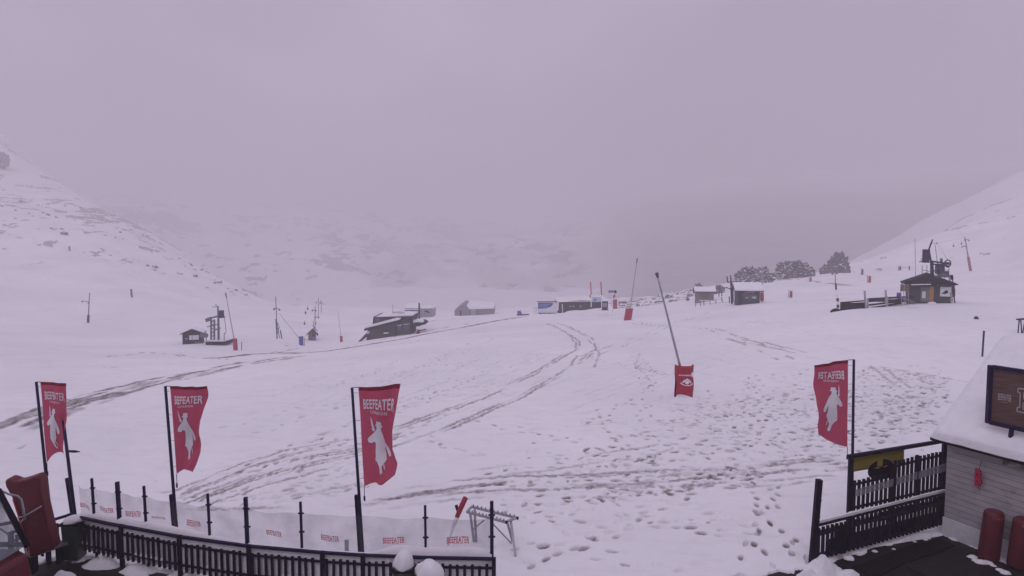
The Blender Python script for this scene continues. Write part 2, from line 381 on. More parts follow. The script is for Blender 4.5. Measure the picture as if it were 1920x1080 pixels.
def rut(pp, offs=(-.85, .85), w=.16, depth=.05, dk=.5, breaks=.45, wob=.0, tn=0.0):
    x, y, a = path(pp); step = 1
    for k, o in enumerate(offs):
        sd = rng.random() * 99; tt = np.arange(len(x)) * .1
        nz = fbm(tt * .35 + sd, tt * 0 + sd, 4, 2); n2 = (fbm(tt * .12 + sd, tt * 0 + 3.3, 2, 4) - .5) * 2 * wob
        for i in range(0, len(x), step):
            g = float(ss(breaks - .04, breaks + .17, nz[i])) * (.55 + .45 * rng.random())
            if g < .03: continue
            oo = o + n2[i]
            stamp(x[i] - math.sin(a[i]) * oo + rng.gauss(0, w * .25), y[i] + math.cos(a[i]) * oo + rng.gauss(0, w * .25), a[i] + rng.gauss(0, .2), w * 1.15 * rng.uniform(.6, 1.3), w * .55 * rng.uniform(.6, 1.4), depth * (.4 + .6 * g), min(1, dk * 1.3) * g, tn * g)
def prints(pp, gap=.62, dk=.75, n=1, spread=.1, size=1.0, miss=.12):
    x, y, a = path(pp)
    for k in range(n):
        ph = rng.random() * gap; t = ph; s = 1; sp = (k - (n - 1) / 2) * .55
        while t / .1 < len(x):
            i = int(t / .1); o = sp + s * .13 + rng.gauss(0, spread)
            if rng.random() > miss:
                stamp(x[i] - math.sin(a[i]) * o, y[i] + math.cos(a[i]) * o, a[i] + rng.gauss(0, .25),   .14 * size * rng.uniform(.8, 1.25), .07 * size * rng.uniform(.8, 1.2), .06, dk * rng.uniform(.35, 1.1), 0, True)
            t += gap * rng.uniform(.85, 1.15); s = -s
def inside(x, y, pg):
    c = False
    for i in range(len(pg)):
        (x1, y1), (x2, y2) = pg[i - 1], pg[i]
        if (y1 > y) != (y2 > y) and x < (x2 - x1) * (y - y1) / (y2 - y1) + x1: c = not c
    return c
def trample(pg, nwalk, dk=.7, lead=None, steps=(8, 46), px_ok=None):
    ws = [G(*p) for p in pg]; W = [(p.x, p.y) for p in ws]; xs = [w[0] for w in W]; ys = [w[1] for w in W]; k = 0; tries = 0
    while k < nwalk and tries < nwalk * 30:
        tries += 1
        x, y = rng.uniform(min(xs), max(xs)), rng.uniform(min(ys), max(ys))
        if not inside(x, y, W): continue
        k += 1; a = (lead if lead is not None and rng.random() < .65 else rng.uniform(0, 6.28)) + rng.gauss(0, .35); s = 1
        for _ in range(rng.randint(*steps)):
            if not inside(x, y, W): break
            z = rng.uniform(.5, 1.3)
            stamp(x - math.sin(a) * .13 * s, y + math.cos(a) * .13 * s, a + rng.gauss(0, .3),   .14 * z, .072 * z, .06, dk * rng.uniform(.05, 1.1) ** 2, 0, True)
            g = rng.uniform(.5, .8); x += math.cos(a) * g; y += math.sin(a) * g; a += rng.gauss(0, .09); s = -s
# vehicle track climbing from lower left to the hairpin
main = [(700,838),(760,815),(850,783),(960,738),(1035,698),(1080,668),(1102,655),(1100,640),(1068,620),(1035,606)]
rut(main, (-1.0,-.7,.7,1.0), .14, .05, .60, .40, tn=.25)
rut([(1090,690),(1105,662),(1085,632),(1055,612)], (-.8,.8), .13, .05, .6, .42)
for dx, dy in ((0,0),(6,9),(2,-8),(10,18),(-4,-16)):
    rut([(332+dx,945+dy*.7),(420+dx,908+dy),(520+dx,872+dy),(610+dx,852+dy),(700+dx,836+dy*.7),(770,814+dy*.2)], (-.35,.3), .10, .05, .62, .40, .25, tn=.2)
rut([(345,940),(400,902),(470,868),(560,835),(640,800)], (0,), .08, .03, .40, .45)
rut([(340,930),(410,885),(490,850)], (0,), .07, .03, .40, .4)
rut([(620,800),(720,775),(820,745),(950,735)], (-.2,.2), .07, .02, .30, .5)
# brown vehicle track at the left
for o in (0, 7, 15):
    rut([(0,806+o),(60,778+o),(130,756+o*.8),(200,736+o*.6),(300,712+o*.4),(420,690),(560,668)], (-.7,-.5,.5,.7), .26, .05, .95 - o*.02, .48 + o*.004, .5, tn=.35)
rut([(100,772),(160,752),(230,734)], (-.3,.1,.6), .22, .05, .95, .38, .3, tn=.5)
rut([(0,798),(50,786)], (-.2,.3), .2, .05, .9, .35, .2)
rut([(30,850),(70,820),(130,790)], (0,), .12, .03, .5, .5)
# bare earth edge of the stream bank below the lodge
bank = [(395,672),(470,664),(540,662),(600,660),(650,653),(700,645),(770,633),(850,617),(920,604),(985,594)]
rut(bank, (-.4,-.1,.2,.45), .55, .12, 1.0, .25, .25, tn=.3)
rut([(700,640),(780,625),(860,610),(930,600)], (-.6,), .22, .05, .7, .42, .2)
rut([(700,652),(800,636),(900,618)], (0,), .16, .04, .45, .45)
rut([(760,615),(800,605),(840,598),(860,597)], (0,), .3, .05, .85, .42, .3)
rut([(190,669),(260,660),(330,664),(420,674)], (-.3,.4), .22, .05, .62, .46, .6)
rut([(0,688),(120,689),(230,690),(330,682)], (0,), .14, .03, .4, .5)
rut([(505,664),(530,658),(560,652)], (-.5,.5), .35, .06, .9, .4, .4)
rut([(500,650),(540,648)], (0,), .3, .05, .7, .45, .3)
# long tracks across the middle
rut([(330,952),(460,952),(600,944),(720,932),(840,918),(960,907),(1100,905),(1250,900),(1400,886),(1500,878),(1600,870)], (-.5,-.2,.45,.8), .13, .05, .58, .42, .2, tn=.25)
rut([(700,940),(800,922),(880,912),(970,906)], (-.1,.05), .13, .06, .8, .3)
rut([(690,955),(800,940),(900,930)], (-.2,.2), .12, .04, .45, .45)
rut([(1240,905),(1350,893),(1450,885),(1590,868)], (-.5,0,.5), .14, .05, .6, .38, .3, tn=.3)
rut([(1380,915),(1500,905),(1600,898)], (0,.4), .12, .04, .45, .45, .2)
rut([(860,895),(1000,880),(1120,860),(1260,835)], (-.4,.4), .12, .04, .4, .45, .3)
# skier and vehicle tracks on the right
rut([(1100,670),(1180,640),(1250,610),(1290,598),(1400,601),(1500,606)], (-.5,.5), .12, .03, .42, .45)
rut([(1190,606),(1260,612),(1340,618),(1420,650),(1475,676)], (-.5,.5), .14, .04, .60, .42, tn=.2)
rut([(1360,634),(1430,645),(1510,665)], (-.4,.3), .14, .04, .65, .38, tn=.2)
rut([(1620,688),(1700,697),(1780,712),(1850,730)], (-.4,.4), .13, .04, .58, .42)
rut([(1640,686),(1670,710),(1700,732)], (-.3,.3), .12, .04, .5, .4)
rut([(1300,590),(1380,583),(1480,560)], (0,), .12, .02, .25, .45)
rut([(1600,530),(1680,508),(1780,485),(1850,478)], (0,), .2, .02, .35, .45)
rut([(1080,590),(1140,598),(1210,604)], (0,), .15, .02, .4, .48)
for k in range(12):
    y0 = rng.uniform(650, 770); x0 = rng.uniform(560, 1000)
    rut([(x0,y0),(x0+60,y0-24),(x0+150,y0-55)], (0,), .06, .02, .32, .45)
for k in range(30):
    x0, y0 = rng.uniform(480, 1150), rng.uniform(620, 800); L_ = rng.uniform(80, 260); rut([(x0,y0),(x0+L_*.5,y0-L_*.17),(x0+L_,y0-L_*.36)], (0,) if rng.random() < .5 else (-.4,.4), .07, .025, .20, .42, .2, tn=.10)
for k in range(14):
    x0, y0 = rng.uniform(1150, 1560), rng.uniform(600, 720); L_ = rng.uniform(80, 220); rut([(x0,y0),(x0+L_*.5,y0+L_*.10),(x0+L_,y0+L_*.22)], (0,), .07, .025, .20, .42, .2, tn=.10)
trample([(850,900),(1150,760),(1480,690),(1780,690),(1790,830),(1500,900),(1250,950),(950,960)], 60, .8)
# footpaths
for q in ([(1195,650),(1208,700),(1212,745),(1208,790)], [(1202,660),(1215,720),(1215,790)], [(1185,660),(1205,730)]): prints(q, .7, .8, 1, .25)
prints([(855,786),(930,800),(1010,812),(1030,820)], .5, .9, 1, .12)
prints([(800,815),(828,838),(905,858)], .55, .75); prints([(860,850),(920,856)], .6, .4)
prints([(1100,668),(1190,690),(1262,706)], .6, .8, 1, .2); prints([(1180,685),(1262,704)], .5, .8, 1, .2)
prints([(1115,778),(1165,828),(1182,852)], .6, .8); prints([(1115,778),(1165,757),(1190,750)], .7, .7)
prints([(1428,900),(1436,925),(1445,960),(1448,1000),(1462,1045),(1450,1062)], .55, 1.0, 2, .18, .95)
prints([(1440,1062),(1430,1040),(1436,990),(1428,940)], .6, .9, 1, .2, .95)
for k in range(9):
    x0, y0 = rng.uniform(560, 840), rng.uniform(690, 840); prints([(x0,y0),(x0+70,y0-26),(x0+150,y0-62)], .55, .6, 1, .16)
for k in range(7):
    x0, y0 = rng.uniform(420, 560), rng.uniform(870, 925); prints([(x0,y0),(x0+70,y0-34),(x0+150,y0-70)], .6, .8, 1, .2)
prints([(1330,760),(1420,745),(1500,735)], .6, .6); prints([(1410,700),(1425,740),(1400,770)], .6, .7)
lead = .15
trample([(1180,840),(1330,760),(1500,735),(1720,745),(1770,800),(1600,850),(1480,895),(1180,900)], 105, .9, lead)
trample([(1000,850),(1130,835),(1220,800),(1240,880),(1060,905),(960,880)], 34, .9, lead)
trample([(930,905),(1180,890),(1420,870),(1440,915),(1200,935),(1000,985),(920,960)], 60, .8, lead)
trample([(1490,720),(1640,690),(1780,710),(1790,800),(1600,790)], 60, .75, .4)
trample([(860,960),(1000,935),(1260,935),(1420,990),(1300,1070),(960,1075)], 14, .75, .2)
trample([(250,905),(520,860),(700,800),(700,930),(400,960)], 35, .5, .5)
trample([(1280,745),(1200,790),(1300,800),(1420,760)], 22, .6)
trample([(100,880),(600,700),(1000,660),(1060,640),(900,780)], 20, .4, .7)
prints([(955,1055),(1010,1020),(1040,1015)], .6, .7); prints([(990,1075),(1025,1045)], .5, .8)
# the terraces by the building are swept: the snow sheet dips below the paving there and pokes through in patches
yard_r = [PZ(x, y, 0) for x, y in ((1330,1105),(1420,1078),(1520,1052),(1570,1046),(1640,1022),(1770,1000),(1990,1090),(2200,1300),(1300,1300))]
yard_l = [PZ(x, y, 0) for x, y in ((40,1058),(110,1046),(180,1044),(260,1062),(330,1075),(420,1092),(600,1130),(650,1300),(-150,1300),(-150,1090))]
def poly_in(X, Y, pg):
    c = np.zeros(X.shape, bool)
    for i in range(len(pg)):
        a, b = pg[i - 1], pg[i]
        m = (a.y > Y) != (b.y > Y); c ^= m & (X < (b.x - a.x) * (Y - a.y) / ((b.y - a.y) or 1e-9) + a.x)
    return c
nearm = RR < 24; wx = GX + (fbm(GX * 1.6, GYY * 1.6, 3, 21) - .5) * .9; wy = GYY + (fbm(GX * 1.6 + 40, GYY * 1.6, 3, 23) - .5) * .9
clump = ss(.60, .74, fbm(GX * 1.05 + 7, GYY * 1.05, 4, 31))
for yd, lump in ((yard_r, .0), (yard_l, .8)):
    ins = poly_in(wx, wy, yd) & nearm
    GZ = np.where(ins, -.22 + .34 * clump * lump, GZ); dirt_or_cloud_dark = np.where(ins, np.maximum(dirt_or_cloud_dark, .15 * clump), dirt_or_cloud_dark)
for (px, py, rx, ry, h) in ((1545,1064,.42,.30,.30),(1585,1072,.35,.2,.2),(1520,1078,.3,.3,.22),(190,1056,.5,.22,.24),(262,1066,.6,.2,.22),(120,1076,.30,.16,.2),(350,1082,.7,.2,.2)):
    p = PZ(px, py, 0); q = ((GX - p.x) / rx) ** 2 + ((GYY - p.y) / ry) ** 2
    GZ = np.where(nearm, np.maximum(GZ, -.2 + h * 1.5 * np.exp(-q) * (.55 + .9 * fbm(GX * 4, GYY * 4, 3, 41))), GZ)
GZ = GZ + dent
# rock bands showing through on the steep left slope and a few on the right
PX = 960 + GX * F / GYY.clip(.1); cz = (GZ - HC) / RR
PYp = 470 - cz * F
rk = fbm(GX * .10 + 3 + GYY * .04, GYY * .06 + GZ * .12, 4, 51); rk2 = fbm(GX * .42, GZ * .30 + GYY * .2, 4, 55); zn = fbm(GX * .02, GYY * .016, 3, 61)
side = ss(165, 225, RR) * ss(-45, -80, GX)
rock = side * (.35 + .65 * ss(-4, 12, GZ)) * ss(.575, .665, .42 * rk + .42 * rk2 + .20 * zn + .035 * ss(230, 340, RR)) * .85
rock = np.maximum(rock, ss(190, 240, RR) * ss(60, 120, GX) * ss(.66, .72, .5 * rk + .5 * rk2))
rock = np.maximum(rock, ss(140, 165, RR) * ss(240, 200, RR) * (GX > 15) * (GX < 75) * ss(.57, .65, .4 * rk + .6 * rk2))
GZ = GZ + rock * (rk2 - .3) * 1.6 * ss(150, 220, RR)
verts = np.stack([GX, GYY, GZ], -1).reshape(-1, 3)
ii, jj = np.meshgrid(np.arange(NA - 1), np.arange(NR - 1)); b0 = (jj * NA + ii).ravel()
quads = np.stack([b0, b0 + 1, b0 + NA + 1, b0 + NA], -1)
def sheet(name, verts, quads, attrs, mat):
    me = bpy.data.meshes.new(name); me.vertices.add(len(verts)); me.vertices.foreach_set('co', verts.astype(np.float32).ravel())
    me.loops.add(quads.size); me.loops.foreach_set('vertex_index', quads.astype(np.int32).ravel())
    me.polygons.add(len(quads)); me.polygons.foreach_set('loop_start', np.arange(0, quads.size, 4, dtype=np.int32))
    me.polygons.foreach_set('use_smooth', np.ones(len(quads), bool)); me.update(calc_edges=True)
    for k, v in attrs.items(): a = me.attributes.new(k, 'FLOAT', 'POINT'); a.data.foreach_set('value', v.astype(np.float32).ravel())
    me.materials.append(mat); o = bpy.data.objects.new(name, me); col.objects.link(o); return o
def snow_material(name, rockc, rockd, fine_bump=.35, rdet=.45, rmax=.62):
    m = bpy.data.materials.new(name); m.use_nodes = True; t = m.node_tree; b = t.nodes['Principled BSDF']; L = t.links.new
    b.inputs['Roughness'].default_value = .7; b.inputs['Specular IOR Level'].default_value = .25
    tc = t.nodes.new('ShaderNodeTexCoord')
    def noise(s, d=5, r=.55, st=None):
        z = t.nodes.new('ShaderNodeTexNoise'); z.inputs['Scale'].default_value = s; z.inputs['Detail'].default_value = d; z.inputs['Roughness'].default_value = r
        if st:
            q = t.nodes.new('ShaderNodeMapping'); q.inputs['Scale'].default_value = st; L(tc.outputs['Object'], q.inputs[0]); L(q.outputs[0], z.inputs['Vector'])
        else: L(tc.outputs['Object'], z.inputs['Vector'])
        return z
    def mixc(f, a, c2):
        q = t.nodes.new('ShaderNodeMix'); q.data_type = 'RGBA'
        for s, v in ((0, f), (6, a), (7, c2)):
            if isinstance(v, tuple): q.inputs[s].default_value = (*v, 1)
            else: L(v, q.inputs[s])
        return q.outputs[2]
    def ramp(src, lo, hi, a=0.0, c2=1.0):
        q = t.nodes.new('ShaderNodeMapRange'); q.inputs['From Min'].default_value = lo; q.inputs['From Max'].default_value = hi
        q.inputs['To Min'].default_value = a; q.inputs['To Max'].default_value = c2; L(src, q.inputs['Value']); return q.outputs[0]
    def attr(n): q = t.nodes.new('ShaderNodeAttribute'); q.attribute_name = n; return q.outputs['Fac']
    big = noise(.06, 4); c = mixc(ramp(big.outputs['Fac'], .35, .65), (.77,.77,.79), (.86,.86,.87))
    pat = noise(1.7, 6, .65, (.45, 1, 1)); c = mixc(ramp(pat.outputs['Fac'], .50, .75, 0, .38), c, (.58,.56,.57))
    dn = noise(9, 4); sc = mixc(ramp(dn.outputs['Fac'], .35, .65), (.085,.066,.060), (.15,.125,.12))
    dm = t.nodes.new('ShaderNodeMath'); dm.operation = 'MULTIPLY'; L(attr('dirt_or_cloud_dark'), dm.inputs[0]); L(ramp(dn.outputs['Fac'], .25, .7, .75, 1.15), dm.inputs[1])
    c = mixc(attr('tone'), c, (.42,.37,.36)); c = mixc(dm.outputs[0], c, sc)
    rn = noise(.5, 6, .65); rc = mixc(ramp(rn.outputs['Fac'], .35, .65), rockd, rockc)
    rdn = noise(rdet, 9, .68); ra = t.nodes.new('ShaderNodeMath'); ra.operation = 'MULTIPLY_ADD'; L(rdn.outputs['Fac'], ra.inputs[0]); ra.inputs[1].default_value = .9; L(attr('rock'), ra.inputs[2])
    rf = t.nodes.new('ShaderNodeMath'); rf.operation = 'MULTIPLY'; L(ramp(ra.outputs[0], .84, 1.02), rf.inputs[0]); L(ramp(attr('rock'), .05, .4, 0, rmax), rf.inputs[1])
    c = mixc(rf.outputs[0], c, rc)
    L(c, b.inputs['Base Color'])
    bp = t.nodes.new('ShaderNodeBump'); bp.inputs['Strength'].default_value = fine_bump; bp.inputs['Distance'].default_value = .06
    L(noise(5, 7, .6).outputs['Fac'], bp.inputs['Height']); L(bp.outputs[0], b.inputs['Normal'])
    return m
M['ground'] = snow_material('trodden_snow', (.16,.145,.155), (.07,.062,.072))
ground = sheet('ground', verts, quads, {'dirt_or_cloud_dark': np.clip(dirt_or_cloud_dark, 0, 1), 'tone': np.clip(tone, 0, 1), 'rock': rock}, M['ground'])
tag(ground, 'trodden snow covering the ski area', 'snow', kind='structure')
for nm, yd in (('paving', yard_r), ('paving', yard_l)):
    pv = MB(); pv.prism([Vector((p.x, p.y, -.06)) for p in yd], (0, 0, -.2))
    tag(pv.build(nm, material('dark_wet_paving', (.012,.009,.010), .6, .4, 2.5, .35, spec=.2)), 'dark wet paving of the terrace', 'paving', kind='structure')

# ------------------------------------------------------------------ mountain beyond the valley
ma = np.linspace(R(-46), R(46), 900); mr = np.concatenate([np.linspace(340, 800, 260), np.linspace(800, 1380, 110)[1:]])
MA, MR = np.meshgrid(ma, mr); mx, my = MR * np.sin(MA), MR * np.cos(MA)
dg = MA / R(1)
rid = 1 - np.abs(2 * fbm(mx * .0075 + 5, my * .006, 6, 71) - 1); rd2 = fbm(mx * .035, my * .035, 5, 77)
up = ss(360, 1300, MR)
mz = -36 + (96 + 22 * ss(-5, -25, dg) + 30 * ss(8, 26, dg)) * up + (rid - .6) * 52 * ss(370, 620, MR) + (rd2 - .5) * 15 * ss(360, 480, MR)
flank = ss(0, 22, dg); mz = mz * (1 - flank) + flank * (np.minimum(-30 + 150 * (np.maximum(MR - 340, 0) / 720) ** 1.25, 118 + (rid - .6) * 30) + (rid - .6) * 14 + (rd2 - .5) * 8)
gul = fbm(mx * .05 + mz * .06, my * .012 + mz * .03, 5, 91)
rr2 = fbm(mx * .045, mz * .11 + my * .03, 5, 81) * .45 + gul * .30 + fbm(mx * .17 + 9, mz * .30 + my * .07, 4, 85) * .25
zone = fbm(mx * .011 + 2, my * .008 + 7, 3, 95)
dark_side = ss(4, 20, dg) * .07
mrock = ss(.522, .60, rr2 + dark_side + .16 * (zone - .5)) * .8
thr = .66 - .32 * ss(2, 17, dg + 9 * (zone - .5)); fl2 = ss(-1, 5, dg) * ss(330, 400, MR) * (1 - ss(30, 108, mz + 60 * (zone - .5))); fdark = ss(-1, 15, dg + 5 * (zone - .5)) * ss(330, 400, MR) * (1 - ss(55, 150, mz + 40 * (zone - .5))) * (.90 + .10 * ss(.4, .55, rr2)); fdark = np.maximum(fdark, .52 * ss(.46, .64, .7 * fbm(mx * .009 + 3, mz * .035 + my * .004, 4, 131) + .3 * gul) * ss(-24, -12, dg) * ss(360, 430, MR) * (1 - ss(60, 90, mz))); mrock = mrock * (1 - ss(3, 12, dg))  # fdark: dark cloud put into the flank colour, faded uphill; rock bands in centre
mz = 7.5 + (mz - 7.5) * 1.5; mx = mx * 1.5; my = my * 1.5
hz0 = ss(-3, -1, dg) * ss(6.5, 3, dg) * ss(520, 470, MR)        # a bare rocky knoll behind the barn
mrock = np.maximum(mrock, hz0 * ss(.43, .53, rr2) * .75)
na, nrr = len(ma), len(mr); ii, jj = np.meshgrid(np.arange(na - 1), np.arange(nrr - 1)); b0 = (jj * na + ii).ravel()
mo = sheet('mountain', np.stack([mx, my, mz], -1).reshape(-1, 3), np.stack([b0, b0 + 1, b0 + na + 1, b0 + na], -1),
           {'dirt_or_cloud_dark': fdark, 'tone': mx * 0, 'rock': mrock}, snow_material('snowy_mountainside', (.11,.10,.105), (.05,.045,.05), rdet=.12, rmax=1.0))
tag(mo, 'snowy rocky mountainside fading into cloud', 'mountain', kind='structure')

# ------------------------------------------------------------------ flags on the fence poles
FIG = [(335,365),(378,365),(382,395),(390,400),(388,408),(376,410),(378,440),(390,462),(402,490),(418,530),(440,580),(458,620),(460,655),(444,668),(430,650),(420,610),(410,575),
       (409,600),(413,650),(419,700),(415,720),(405,742),(394,765),(388,790),(396,830),(410,855),(408,880),(392,880),(377,850),(363,790),(341,745),(323,725),(326,640),(333,562),(319,547),
       (290,570),(262,568),(255,545),(263,525),(286,500),(306,475),(325,452),(336,430),(331,410),(319,405),(321,398),(332,395)]
SPEAR = [(276,335),(291,362),(301,400),(312,430),(320,448),(312,458),(300,462),(290,446),(293,428),(287,414),(281,375)]
CANE = [(404,752),(411,770),(424,815),(425,826),(418,814),(408,788),(400,764)]
def fuv(p): x, y = p; return ((x - 160 - (y - 78) * .06) / 345, (y - 78) / 912)
def lerp_poly(pl, t):
    k = min(int(t * (len(pl) - 1)), len(pl) - 2); f = t * (len(pl) - 1) - k
    return (pl[k][0] * (1-f) + pl[k+1][0] * f, pl[k][1] * (1-f) + pl[k+1][1] * f)
def flag(label, Y, top, bot, stake_top, Lp, Rp, bottom_sag, wave, seed, arm_to, stake_side=-1):
    b = P(bot[0], bot[1], Y); t = P(top[0], top[1], Y); g = b + (b - t) * (b.z / (t.z - b.z)); g.z = 0
    root = thing('banner_flag', label, 'flag', g, 'red banner flags on dark poles')
    MB().tube([g, t], [.038, .030], 10).build('pole', M['pole'], root, True)
    if stake_top:
        s1 = P(stake_top[0], stake_top[1], Y + .05); sb = g + Vector((stake_side * .075, .05, 0)); MB().bar(sb, s1, .075, .075).build('stake', M['wood'], root, bevel=.006)
    a = P(*arm_to, Y)
    MB().tube([t, a], .012, 6).build('arm', M['steel'], root)
    sx = 1 if Rp[0][0] > Lp[0][0] else -1
    def surf(u, v, off=0.0):
        l, r = lerp_poly(Lp, v), lerp_poly(Rp, v)
        px = l[0] + (r[0] - l[0]) * u; py = l[1] + (r[1] - l[1]) * u + bottom_sag * v ** 6 * math.sin(math.pi * min(1, u)) 
        d = wave * (u ** .8) * (math.sin(5.5 * u + 4 * v + seed) * .7 + math.sin(9 * v - 3 * u + seed * 2) * .5 + math.sin(15 * u * (1 - .4 * v) + 7 * v + seed * 3) * .32 + math.sin(23 * v + 9 * u + seed * 5) * .12)
        p = P(px, py, Y); p.y += d + off; p.x += .25 * d * sx; return p
    cloth = MB().grid(lambda u, v: surf(u, v), 26, 60).build('cloth', M['redflag'], root, True)
    hem = MB().grid(lambda u, v: surf(u, v * .035, -.006), 26, 2); hem.grid(lambda u, v: surf(u, v * .035, .006), 26, 2)
    hem.build('hem', material('dark_red_hem', (.22,.015,.035), .8), cloth, True)
    tx = MB(); em = MB()
    mir = (lambda u: u)
    for off in (-.007, .007):
        word(tx, W_BEEF, lambda x, y: surf(x, y, off), .06, (.12,.118,.91,.222), .14)
        word(tx, W_LON, lambda x, y: surf(x, y, off), .08, (.30,.225,.73,.252), .0)
        for pg in (FIG, SPEAR, CANE):
            w, f = poly2d([fuv(q) for q in pg]); w, f = fine(w, f, .07); em.add([surf(x, y, off) for x, y in w], f)
    tx.build('lettering', M['print'], cloth, True); em.build('guard_emblem', M['print'], cloth, True)
    for v in (.06, .35, .64, .92):
        q = surf(.02, v); k = t + (g - t) * ((t.z - q.z) / (t.z - g.z)); MB().tube([k, q], .006, 5).build('tie', M['rope'], root)
    e = surf(0, 1.0); wmb = MB().tube([e, e + Vector((0, 0, -.22))], .008, 5); wmb.tube([e + Vector((0,0,-.22)), e + Vector((0,0,-.32))], .022, 6)
    wmb.build('weight', M['pole'], root)
    return root
flag('red banner flag by the fence corner, partly hiding a bare pole', 15.0, (68,716), (95,972), (79,886),
     [(76,716),(80,765),(83,815),(88,868)], [(128,718),(125,750),(121,785),(119,810),(121,840),(123,858)], -14, .055, .4, (76,716))
flag('red banner flag over the windbreak between the corner flag and the tall rack-side flag', 14.05, (310,724), (331,990), (321,927),
     [(319,724),(323,775),(327,830),(331,889)], [(381,726),(378,755),(372,790),(376,822),(375,850),(364,884)], -7, .12, 1.7, (319,724))
flag('red banner flag near the metal rack, its lower corner blowing outwards', 13.2, (660,727), (682,1062), (668,928),
     [(672,726),(676,785),(679,850),(683,912)], [(747,722),(744,760),(740,805),(738,840),(748,866),(746,886),(722,905)], -3, .13, 2.6, (672,726))
flag('red banner flag by the gate with its lettering reversed', 15.4, (1601,674), (1597,965), None,
     [(1590,675),(1590,730),(1589,785),(1589,838)], [(1524,684),(1530,715),(1532,750),(1532,785),(1533,813)], 4, .10, .9, (1590,675))
root = thing('bare_pole', 'bare dark pole with a short dark arm beside the corner flag', 'pole', PZ(150,1042,0))
g0 = root.location.copy(); top0 = P(117,776,15.1)
MB().tube([g0, top0], [.042,.034], 10).build('shaft', M['pole'], root, True)
MB().bar(P(126,896,15.15), g0 + Vector((-.07,.05,0)), .075, .075).build('stake', M['wood'], root, bevel=.006)
MB().tube([P(125,846,15.1), P(140,846.5,15.0), P(150,847,14.95)], [.03,.035,.008], 8).build('arm', M['pole'], root, True)

# ------------------------------------------------------------------ picket fence along the terrace and its windbreak
RAIL = [(130,965.5),(200,981),(336,1006),(466,1024),(604,1036),(680,1041),(795,1045.5),(926,1048)]
FL = [PZ(x, y, 1.0) for x, y in RAIL]
def along(line, step, start=0.0):
    out = []; acc = start
    for a, b in zip(line[:-1], line[1:]):
        L = (b - a).length
        while acc < L: out.append(a + (b - a) * (acc / L)); acc += step
        acc -= L
    return out
def setz(p, z): return Vector((p.x, p.y, z))
def picket_fence(label, line, posts, top=1.0, rails=(1.0,.80,.34), pick=(.20,.885), step=.158, postz=None, snow=True, name='picket_fence', seed=1):
    root = thing(name, label, 'fence', setz(line[0], 0))
    for z, w in zip(rails, (.055,.04,.04)):
        r = MB()
        for a, b in zip(line[:-1], line[1:]): r.bar(setz(a, z), setz(b, z) , w, w * 1.1)
        r.build('rail', M['pole'], root)
    pk = MB(); q = random.Random(seed)
    for p in along(line, step, .08):
        if min((setz(p, 0) - setz(o, 0)).length for o in posts) < .07: continue
        dz = q.gauss(0, .012); pk.bar(setz(p, pick[0]) + Vector((q.gauss(0,.004), -.035, 0)), setz(p, pick[1] + dz) + Vector((q.gauss(0,.006), -.035, 0)), .062, .02)
    pk.build('pickets', M['wood'], root)
    for i, p in enumerate(posts):
        MB().bar(setz(p, -.1), setz(p, (postz or top) + .03), .085, .085).build('post', M['wood'], root, bevel=.008)
    if snow:
        for a, b in zip(line[:-1], line[1:]):
            sn = MB(); k = max(2, int((b - a).length / .12))
            for i in range(k):
                f0, f1 = i / k, (i + 1) / k; c0, c1 = a + (b-a)*f0, a + (b-a)*f1
                if fbm(np.array([c0.x * 1.4 + seed]), np.array([c0.y * 1.4]), 3, seed)[0] > .50:
                    sn.bar(setz(c0, rails[2] + .035), setz(c1, rails[2] + .035), .05, .035 + .02 * q.random())
                elif sn.v: sn.build('snow_ridge', M['snow'], root); sn = MB()
            if sn.v: sn.build('snow_ridge', M['snow'], root)
    return root
fposts = [PZ(x, y, 1.0) for x, y in ((130,965.5),(227,986),(336,1006),(466,1024),(604,1036),(680,1041),(926,1048))]
fpk = picket_fence('long dark picket fence curving below the clear windbreak, between the corner bin and the rack', FL, fposts)
LL = [PZ(130,965.5,1.0), PZ(88,978,1.0), PZ(20,999,1.0)]
picket_fence('short dark picket fence running from the corner bin behind the red crash pad', LL[:], [LL[1], LL[2]], seed=4)
# windbreak posts and clear sheets just outside the fence
WB = [(143,905,968),(171,905,974),(219,912,985),(269,920,994),(330,927,1005),(389,935,1014),(460,942,1023),(563,951,1033),(676,958,1041),(797,958,1046),(922,950,1048)]
wbroot = thing('windbreak', 'clear plastic windbreak printed with small red words above the long picket fence', 'windbreak', PZ(143,968,1.0) + Vector((0,.14,-1.0)))
wp = []
for i, (px, y0, y1) in enumerate(WB):
    p = PZ(px, y1, 1.0) + Vector((0, .14, 0)); wp.append(p); lean = -(1 - px / 960) * .055
    tz = 7.5 - (y0 - 470) * p.y / F
    if i not in (0, 4, 8):
        w = .075 if px in (219,460,922) else .05
        post = MB().bar(setz(p, 0), Vector((p.x + lean * (tz - 1), p.y, tz)), w, w).build('post', M['pole'], wbroot, bevel=.006)
        for f in (.35, .75):
            q = Vector((p.x + lean * (tz - 1) * f, p.y, 1 + (tz - 1) * f)); MB().box(q, (w + .07, .03, .03)).build('clamp', M['pole'], post)
